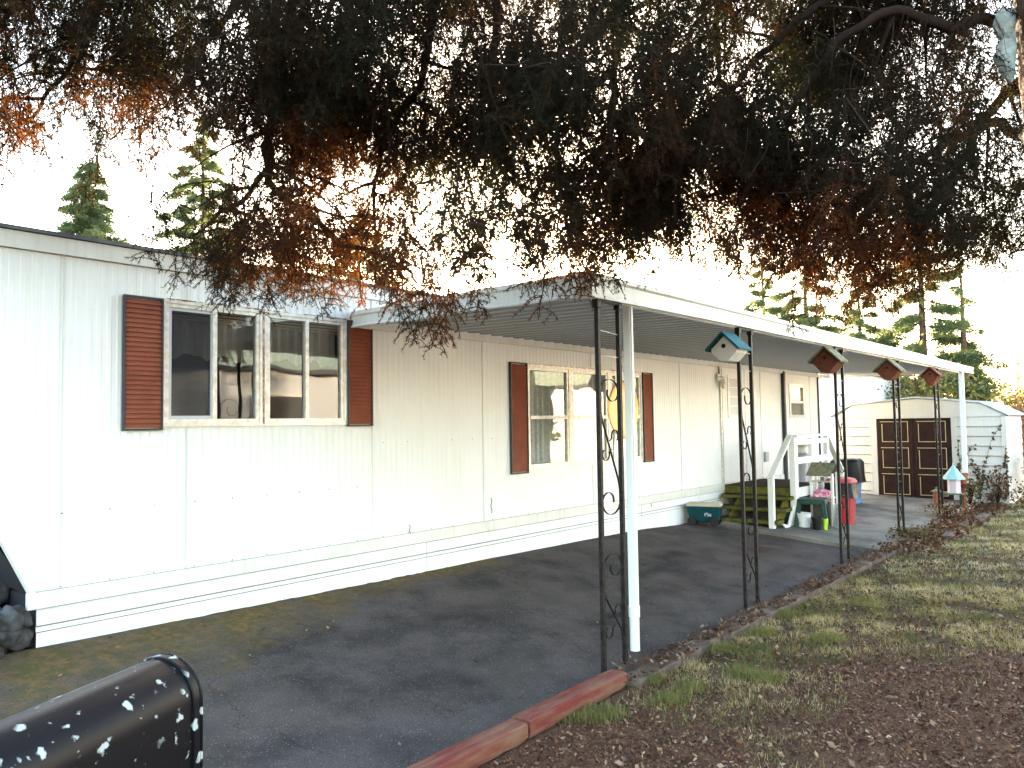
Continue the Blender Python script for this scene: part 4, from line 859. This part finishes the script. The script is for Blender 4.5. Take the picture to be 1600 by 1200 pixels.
for j in range(-9, 11):
    for i in range(-5, 40):
        d = dens(i*50+25, j*50+25)
        if j < -4 and (i+j) % 2: continue
        if d <= 0: continue
        tau = -math.log(1-min(.97, d*.103)); depth0 = 4.35+.55*math.sin(i*.55+j*.4)+.4*math.sin(i*.23-j*.9+2)
        if i > 23: depth0 += .35
        area = (50/FPX*depth0)**2; cnt = rng.poisson(tau*area/.0022*(1 if j >= -1 else .45 if j >= -4 else .3))
        for _ in range(cnt):
            px, py = i*50+rng.uniform(0, 50), j*50+rng.uniform(0, 50)-26; dp = depth0+rng.normal(0, .38); dp = min(max(dp, 3.1), 6.0)
            if px > 1535 and py < 210 and dp < 4.5: continue
            if 730 < px < 1300 and py > 424+max((px-905)*.25, (905-px)*.17)-(58 if px < 1000 else 88): continue
            p = at(px, py, dp)
            if p[1] > 5.3: p = at(px, py, dp*5.3/p[1])
            T, S_ = TPL[rng.integers(0, 9)]; a = rng.uniform(0, 6.28); c, s = math.cos(a), math.sin(a); tl = rng.normal(0, .22, 2)
            R = np.array([[c, -s, 0], [s, c, 0], [0, 0, 1]]); Tx = np.array([[1, 0, 0], [0, math.cos(tl[0]), -math.sin(tl[0])], [0, math.sin(tl[0]), math.cos(tl[0])]]); R = (Tx@R)*rng.uniform(.42, .80)
            tris = T@R.T+p
            if rng.random() < .25: tris = tris[::2]
            NT.append(tris); ST.append(S_@R.T+p)
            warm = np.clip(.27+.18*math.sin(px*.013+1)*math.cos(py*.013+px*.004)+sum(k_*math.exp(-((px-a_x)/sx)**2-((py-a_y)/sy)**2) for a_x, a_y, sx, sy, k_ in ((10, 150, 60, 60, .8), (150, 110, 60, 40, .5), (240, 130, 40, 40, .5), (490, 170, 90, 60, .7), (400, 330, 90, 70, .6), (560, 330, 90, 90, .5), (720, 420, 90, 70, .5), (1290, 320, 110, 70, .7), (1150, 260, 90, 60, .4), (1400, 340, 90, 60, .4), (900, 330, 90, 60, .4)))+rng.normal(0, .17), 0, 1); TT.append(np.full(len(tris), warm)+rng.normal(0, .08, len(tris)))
            TOPS.append(p)
TOPS = np.array(TOPS); near = np.array([np.min(((nodes-p)**2).sum(1)) for p in TOPS]); NB = np.zeros((len(nodes)+len(TOPS), 3)); NB[:len(nodes)] = nodes; nn2 = len(nodes)
for k in np.argsort(near):
    p = TOPS[k]; dd = NB[:nn2]-p; d2 = (dd**2).sum(1)+.03*np.abs(dd).sum(1)*(dd[:, 2] < 0); q = NB[int(np.argmin(d2))]; l = np.linalg.norm(q-p)
    if .01 < l < 1.2:
        q1 = (q+p)/2+np.array([0, 0, .06*l])+rng.normal(0, .08*l, 3); twig.tube([q, q1, p], [.0042, .0036, .003], 3, False); conn += 1
    NB[nn2] = p; nn2 += 1
NT = np.concatenate(NT); TT = np.clip(np.concatenate(TT), 0, 1); ST = np.concatenate(ST)
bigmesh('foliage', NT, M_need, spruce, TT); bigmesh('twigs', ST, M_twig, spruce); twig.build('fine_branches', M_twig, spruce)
# thin bare hanging twigs, reddish brown
hang = MB()
for _ in range(420):
    px, py = rng.uniform(-50, 1620), rng.uniform(-100, 380)
    if dens(px, py) < 5: continue
    p = at(px, py, rng.uniform(3.5, 4.8)); n = 5; d = np.array([rng.uniform(-.3, .3), rng.uniform(-.3, .3), -1]); l = rng.uniform(.15, .45); q = [p]
    for _k in range(n): d = d+rng.normal(0, .15, 3); d /= np.linalg.norm(d); q.append(q[-1]+d*l/n)
    hang.tube(q, [.0028, .0025, .002, .0018, .0015, .001], 3, False)
hang.build('hanging_twigs', M_twig, spruce)
# trunk
tb = MB(); n = 26; m = 60; vs = []
for i in range(m+1):
    z = -.45+i*.14; c = trunkP(z); r0 = .235-.014*(z+.45)+.16*math.exp(-(z+.45)*4)
    for j in range(n): a = 2*math.pi*j/n; r = r0*(1+.04*math.sin(a*7+z*3)+.03*math.sin(a*13-z*6+1)+.02*math.sin(z*23+a*3)); vs.append((c[0]+r*math.cos(a), c[1]+r*math.sin(a), z))
tb.add(vs, [(i*n+j, i*n+(j+1) % n, (i+1)*n+(j+1) % n, (i+1)*n+j) for i in range(m) for j in range(n)]).build('trunk', M_bark, spruce, smooth=True)
# pale cloth bundle tied to the trunk
cb = thing('cloth_bundle', 'weathered pale cloth bundle tied to the spruce trunk', 'cloth', tuple(at(1570, 75, 4.2)))
def fold(nm, pts, seed):
    r = random.Random(seed); n = 26; m = len(pts); vs = []
    for i, (px, py, w_) in enumerate(pts):
        c = at(px, py, 4.2)
        for j in range(n):
            a = 2*math.pi*j/n; q = w_*(1+.13*math.sin(a*3+i*.9+seed)+.10*math.sin(a*7-i*1.7)+r.uniform(-.05, .05)); vs.append(c+RH*q*math.cos(a)+FH*q*.8*math.sin(a)+np.array([0, 0, r.uniform(-.004, .004)]))
    return MB().add(vs, [(i*n+j, i*n+(j+1) % n, (i+1)*n+(j+1) % n, (i+1)*n+j) for i in range(m-1) for j in range(n)]+[tuple(range(n))[::-1], tuple((m-1)*n+j for j in range(n))]).build(nm, M_foam, cb, smooth='auto')
fold('upper_fold', [(1572, 17, .03), (1571, 20, .045), (1570, 28, .048), (1570, 38, .052), (1571, 48, .048), (1573, 56, .042), (1575, 63, .034), (1577, 68, .02)], 3)
fold('lower_fold', [(1573, 60, .03), (1572, 68, .043), (1571, 78, .050), (1570, 88, .052), (1572, 98, .046), (1574, 107, .040), (1576, 116, .03), (1578, 124, .018), (1579, 129, .006)], 8)
# ------------------------------------------------------------------ background trees
def conifer(nm, label, px, pytop, depth, height, r, m, nbr=60, dens_=1.0, group='conifers beyond the home', bare=0, lean=0):
    top = at(px, pytop, depth); x, y, zt = top; z0 = zt-height; e = thing(nm, label, 'tree', (x, y, -.4), 0, group)
    MB().tube([(x, y, -.45), (x+lean, y, (zt-.4)/2), (x, y, zt)], [.16+height*.008, .11, .02], 8).build('trunk', M_bark, e); br = MB(); P = []
    for k in range(nbr):
        t = (k+.5)/nbr; t = t**.85; z = zt-height*t; rr = r*(t**.8)*random.uniform(.65, 1.15)+.1; a = k*2.4+random.uniform(-.4, .4); droop = -.18*rr*random.uniform(.2, 1.6)
        if bare and random.random() < bare: continue
        pts = [np.array([x+rr*s_*math.cos(a), y+rr*s_*math.sin(a), z+droop*s_*s_+.05*math.sin(s_*6+k)]) for s_ in (0, .3, .6, .85, 1)]
        br.tube(pts, [.03, .022, .015, .01, .004], 4, False); nn_ = int((60+330*rr)*dens_); s_ = rng.uniform(.15, 1, nn_)**.7; ii = np.minimum((s_*4).astype(int), 3)
        base_ = np.stack([np.interp(s_, [0, .3, .6, .85, 1], [p[q] for p in pts]) for q in range(3)], 1); sd_ = rng.normal(0, 1, (nn_, 3))*np.array([.14, .14, .09])*(.6+.5*rr/r); base_ = base_+sd_; base_[:, 2] -= abs(sd_[:, 0])*.6; P.append(base_)
    br.build('branches', M_twig, e); P = np.concatenate(P); n = len(P); K = 5
    P = np.repeat(P, K, 0); a = rng.normal(0, 1, P.shape); a[:, 2] = a[:, 2]*.6-.3; a /= np.linalg.norm(a, axis=1)[:, None]; b_ = np.cross(a, rng.normal(0, 1, P.shape)); b_ /= np.linalg.norm(b_, axis=1)[:, None]
    s1 = rng.uniform(.05, .13, (len(P), 1)); bigmesh('foliage', np.stack([P-b_*.010, P+b_*.010, P+a*s1], 1), m, e, np.clip(np.repeat(rng.uniform(0, 1, n), K), 0, 1)); return e
conifer('spruce_tree', 'narrow pointed conifer above the left end of the roof', 140, 248, 24, 4.6, 1.7, M_need2, 60, 1.5)
conifer('spruce_tree', 'tall pale pointed conifer rising above the kitchen window roofline', 318, 172, 30, 9, 2.6, M_need2, 80, 1.3)
conifer('spruce_tree', 'wide conifer partly hidden behind the hanging spruce branches', 560, 330, 26, 5, 2.4, M_need2, 50, 1)
conifer('pine_tree', 'open conifer with bare lower trunk behind the shed', 1432, 280, 27, 9.5, 2.9, M_need2, 70, 1.2, bare=.15)
conifer('pine_tree', 'airy conifer above the middle of the carport roof', 1255, 365, 30, 7, 3.6, M_need2, 60, 1.2, bare=.15)
conifer('pine_tree', 'small open conifer right of the bare trunk behind shed', 1500, 400, 26, 6, 1.5, M_need2, 30, .7, bare=.3)
conifer('spruce_tree', 'dense green conifer directly behind the shed roof left half', 1385, 520, 28, 6, 1.7, M_need2, 60, 1.4)
conifer('spruce_tree', 'dense green conifer behind the white end post', 1515, 535, 27, 5.5, 1.5, M_need2, 60, 1.4)
conifer('spruce_tree', 'hazy conifer between the two tall open conifers behind the carport', 1340, 430, 32, 7, 2.6, M_need2, 60, 1.2)
conifer('spruce_tree', 'hazy conifer low behind the middle of the carport roof', 1190, 400, 34, 7, 2.4, M_need2, 55, 1.1)
def bush_row(nm, label, px, py, depth, rr, h, m, n, sz):
    p = at(px, py, depth); e = thing(nm, label, 'shrub', (p[0], p[1], -.4)); s = MB()
    for k in range(20): a = random.uniform(0, 6.28); s.tube([(p[0], p[1], -.4), (p[0]+rr*.8*math.cos(a), p[1]+rr*.8*math.sin(a), -.4+h*random.uniform(.6, .95))], [.03, .008], 5)
    s.build('stems', M_twig, e); leafcloud((p[0], p[1], -.4+h*.5), (rr, rr, h*.55), n, sz, m, 'foliage', e)
bush_row('hedge_shrub', 'yellow green sunlit shrub seen between shed roof and carport', 1440, 600, 24.5, 1.7, 3.3, M_hedge, 9000, .07)
bush_row('hedge_shrub', 'yellow green sunlit shrub above the shed roof left corner', 1370, 605, 26, 1.6, 3.3, M_hedge, 8000, .07)
bush_row('hedge_shrub', 'pale brown shrub right of the shed roof', 1555, 640, 28, 1.8, 2.8, M_hedge, 7000, .07)
bush_row('hedge_shrub', 'hazy shrub at the far right edge of lawn', 1640, 640, 26, 1.8, 2.9, M_hedge, 7000, .07)
up_ = thing('utility_pole', 'thin distant utility pole at the right edge', 'pole', tuple(at(1594, 640, 45)*[1,1,0]+[0,0,-.4])); q = up_.location
MB().tube([(0, 0, 0), (0, 0, 8.2)], [.13, .09], 8).build('pole', M_greyp, up_, local=True); MB().box((-.9, -.05, 7.4), (.9, .05, 7.5)).build('crossarm', M_greyp, up_, local=True)
# ------------------------------------------------------------------ across the street (seen mirrored in the window panes)
nt2 = thing('neighbor_trailer', 'sunlit white trailer across the street mirrored in the windows', 'mobile home', (14, -9, -.4))
MB().box((6, -11, -.3), (23, -7.6, 2.9)).build('wall', M_wall, nt2); MB().box((5.8, -11.2, 2.9), (23.2, -7.4, 3.02)).build('roof', M_roofm, nt2)
for x0 in (8, 12.2, 15.5, 20): fo = MB().box((x0, -7.6, 1.3), (x0+1.6, -7.56, 2.2)).build('window', M_dark, nt2); f = MB(); frame(f, x0-.05, x0+1.65, 1.25, 2.25, .07, -7.58, -7.53); f.build('frame', M_alu, fo)
nt3 = thing('neighbor_trailer', 'second pale trailer across the street mirrored in the panes', 'mobile home', (36, -9.4, -.4))
MB().box((26, -11, -.3), (46, -7.8, 2.8)).build('wall', M_wall, nt3); MB().box((25.8, -11.2, 2.8), (46.2, -7.6, 2.95)).build('roof', M_roofm, nt3)
for i, (x, y, h) in enumerate(((24.4, -9, 6), (5, -17, 9), (14, -20, 10), (36, -20, 11), (55, -16, 9), (-4, -13, 8))):
    p = None; e = thing('street_tree', ['short conifer between the two street trailers','conifer left behind the first street trailer','tall conifer behind the middle of first street trailer','tallest conifer behind the second street trailer','farthest right conifer across the street','farthest left conifer across the street'][i], 'tree', (x, y, -.4), 0, 'conifers across the street')
    MB().tube([(x, y, -.4), (x, y, h)], [.2, .03], 8).build('trunk', M_bark, e); leafP = []
    t = rng.uniform(0, 1, 5000)**.6; a = rng.uniform(0, 6.28, 5000); rr = t*2.1*rng.uniform(.4, 1, 5000); P = np.stack([x+rr*np.cos(a), y+rr*np.sin(a), h-t*(h-.8)], 1); A = rng.normal(0, 1, P.shape)*.18; B = rng.normal(0, 1, P.shape)*.06
    bigmesh('foliage', np.stack([P-B, P+B, P+A], 1), M_need2, e, rng.uniform(0, 1, len(P)))
# ------------------------------------------------------------------ grass, leaves, litter
def blades(n, xr, yr, hmin, hmax, wd, mask, name, gmat=None):
    x = rng.uniform(*xr, n); y = rng.uniform(*yr, n); k = mask(x, y) > rng.uniform(0, 1, n); x, y = x[k], y[k]; n = len(x); z = zg(x, y)
    a = rng.uniform(0, 6.28, n); h = rng.uniform(hmin, hmax, n)*(.5+sn(x, y, 5, 9)); ln = rng.uniform(.2, 1.3, n)*h; w_ = wd*rng.uniform(.6, 1.4, n)
    p = np.stack([x, y, z], 1); u = np.stack([np.cos(a+1.57)*w_, np.sin(a+1.57)*w_, 0*a], 1); top = p+np.stack([np.cos(a)*ln, np.sin(a)*ln, h], 1)
    tint = np.clip(sn(x, y, 2.2, 11)*2.6-.8+rng.normal(0, .24, n), 0, 1); o = bigmesh(name, np.stack([p-u, p+u, top], 1), gmat or M_grass, None, tint); return o
gm = lambda x, y: np.clip(1.08-dirtmask(x, y)*1.25, 0.004, 1)*np.clip(sn(x, y, 4, 12)*4.2-1.35, .10, 1)*np.clip(sn(x, y, 11, 13)*3-.7, .15, 1)
tag(blades(260000, (2.5, 9.5), (-1.2, 2.78), .018, .05, .0020, gm, 'grass'), 'short patchy grass of the lawn', 'grass', kind='stuff')
fm = lambda x, y: gm(x, y)*np.clip((x-7.5)/4.5, 0, 1)*np.clip(sn(x, y, 2.6, 51)*3-.9, .05, 1)
tag(blades(110000, (9, 19), (-3, 2.7), .02, .05, .004, gm, 'mid_grass'), 'yellowing grass of the lawn near the shed', 'grass', kind='stuff')
tag(blades(150000, (7.5, 19), (-3, 2.7), .02, .05, .0036, fm, 'far_grass', M_frost), 'frosted grass of the far lawn', 'grass', kind='stuff')
def tufts(cs, n, name):
    C = np.array(cs); idx = rng.integers(0, len(C), n); x = C[idx, 0]+rng.normal(0, .075, n); y = C[idx, 1]+rng.normal(0, .06, n); z = zg(x, y); a = rng.uniform(0, 6.28, n); h = rng.uniform(.03, .075, n); ln = h*rng.uniform(.2, 1, n)
    p = np.stack([x, y, z], 1); u = np.stack([np.cos(a+1.57), np.sin(a+1.57), 0*a], 1)*.0022
    return bigmesh(name, np.stack([p-u, p+u, p+np.stack([np.cos(a)*ln, np.sin(a)*ln, h], 1)], 1), M_grass, None, np.clip(rng.normal(.12, .2, n), 0, 1))
def onG(px, py, z=-.39):
    d = FW*FPX+RR*(px-800)+UU*(600-py); t = (z-HC)/d[2]; return (d[0]*t, d[1]*t)
tag(tufts([onG(945, 1118), onG(905, 1115), onG(1045, 1095), onG(1080, 1075), onG(1160, 1050), onG(1130, 1015), onG(1200, 1060), onG(1230, 960), onG(1290, 1000), onG(1010, 1060), onG(1190, 990), onG(1350, 940)], 9000, 'grass_tufts'), 'greener grass tufts near the timbers and kerb', 'grass', kind='stuff')
def scatter(n, xr, yr, size, m, name, mask=None, zoff=.01, flat=.35, zf=None):
    x = rng.uniform(*xr, n); y = rng.uniform(*yr, n)
    if mask is not None: k = mask(x, y) > rng.uniform(0, 1, n); x, y = x[k], y[k]; n = len(x)
    p = np.stack([x, y, (zf or zg)(x, y)+zoff+rng.uniform(0, .012, n)], 1); a = rng.normal(0, 1, (n, 3))*[1, 1, flat]; a /= np.linalg.norm(a, axis=1)[:, None]; up_v = np.array([0, 0, 1.])+rng.normal(0, flat, (n, 3)); b_ = np.cross(a, up_v); b_ /= np.linalg.norm(b_, axis=1)[:, None]
    s_ = size*np.minimum(rng.lognormal(0, .5, (n, 1)), 2.6); q = np.stack([p-a*s_, p+b_*s_*.55, p+a*s_, p-b_*s_*.55], 1); q[:, 1, 2] += s_[:, 0]*.35*rng.uniform(0, 1, n); q[:, 2, 2] += s_[:, 0]*.4*rng.uniform(0, 1, n)
    return bigmesh(name, q, m, None, rng.beta(1.3, 2.4, n), True)
dm_ = lambda x, y: np.clip(dirtmask(x, y)*1.1, .08, 1)
tag(scatter(110000, (1.2, 8), (-.5, 2.78), .007, M_chip, 'mulch', dm_, .002, .5), 'fine reddish bark mulch on bare soil', 'mulch', kind='stuff')
tag(scatter(45000, (2.5, 12), (-1.5, 2.75), .011, M_chip, 'lawn_litter', lambda x, y: .2+.8*np.clip(sn(x, y, 3, 61)*2-.5, 0, 1), .012, .6), 'brown needle and twig litter between the grass', 'litter', kind='stuff')
tag(scatter(15000, (2, 18), (-2, 2.75), .013, M_litter, 'fallen_leaves', lambda x, y: .25+.75*sn(x, y, 2, 21), .012), 'dry fallen leaves strewn over lawn', 'leaves', kind='stuff')
kz = lambda x, y: gz(x, y)-.0
tag(scatter(6000, (4.6, 11.4), (2.78, 3.22), .013, M_litter, 'kerb_leaves', lambda x, y: np.clip(1-(y-2.95)/.2, 0, 1)*(.2+.8*(sn(x, y, 3, 4) > .4)), .012, .5, lambda x, y: kz(x, y)+np.where(y < 2.97, .026, 0)), 'dry leaf litter caught along the kerb', 'leaves', kind='stuff')
tag(scatter(3500, (11.3, 18.6), (2.35, 3.15), .026, M_litter, 'shed_leaves', lambda x, y: np.clip(1.3-abs(y-2.72)/.4, 0, 1), .01, .6, lambda x, y: gz(x, y)+.012), 'brown leaf litter beside the patio and shed', 'leaves', kind='stuff')
tag(scatter(3500, (-1, 9), (3.1, 5.65), .007, M_litter, 'driveway_debris', lambda x, y: np.clip(.15+1.2*np.clip((y-4.4), 0, 1)*(x < 4.2)+.1*(y < 4.3), 0, 1), .0, .3, zd), 'tiny leaf bits and grit scattered on the driveway', 'debris', kind='stuff')
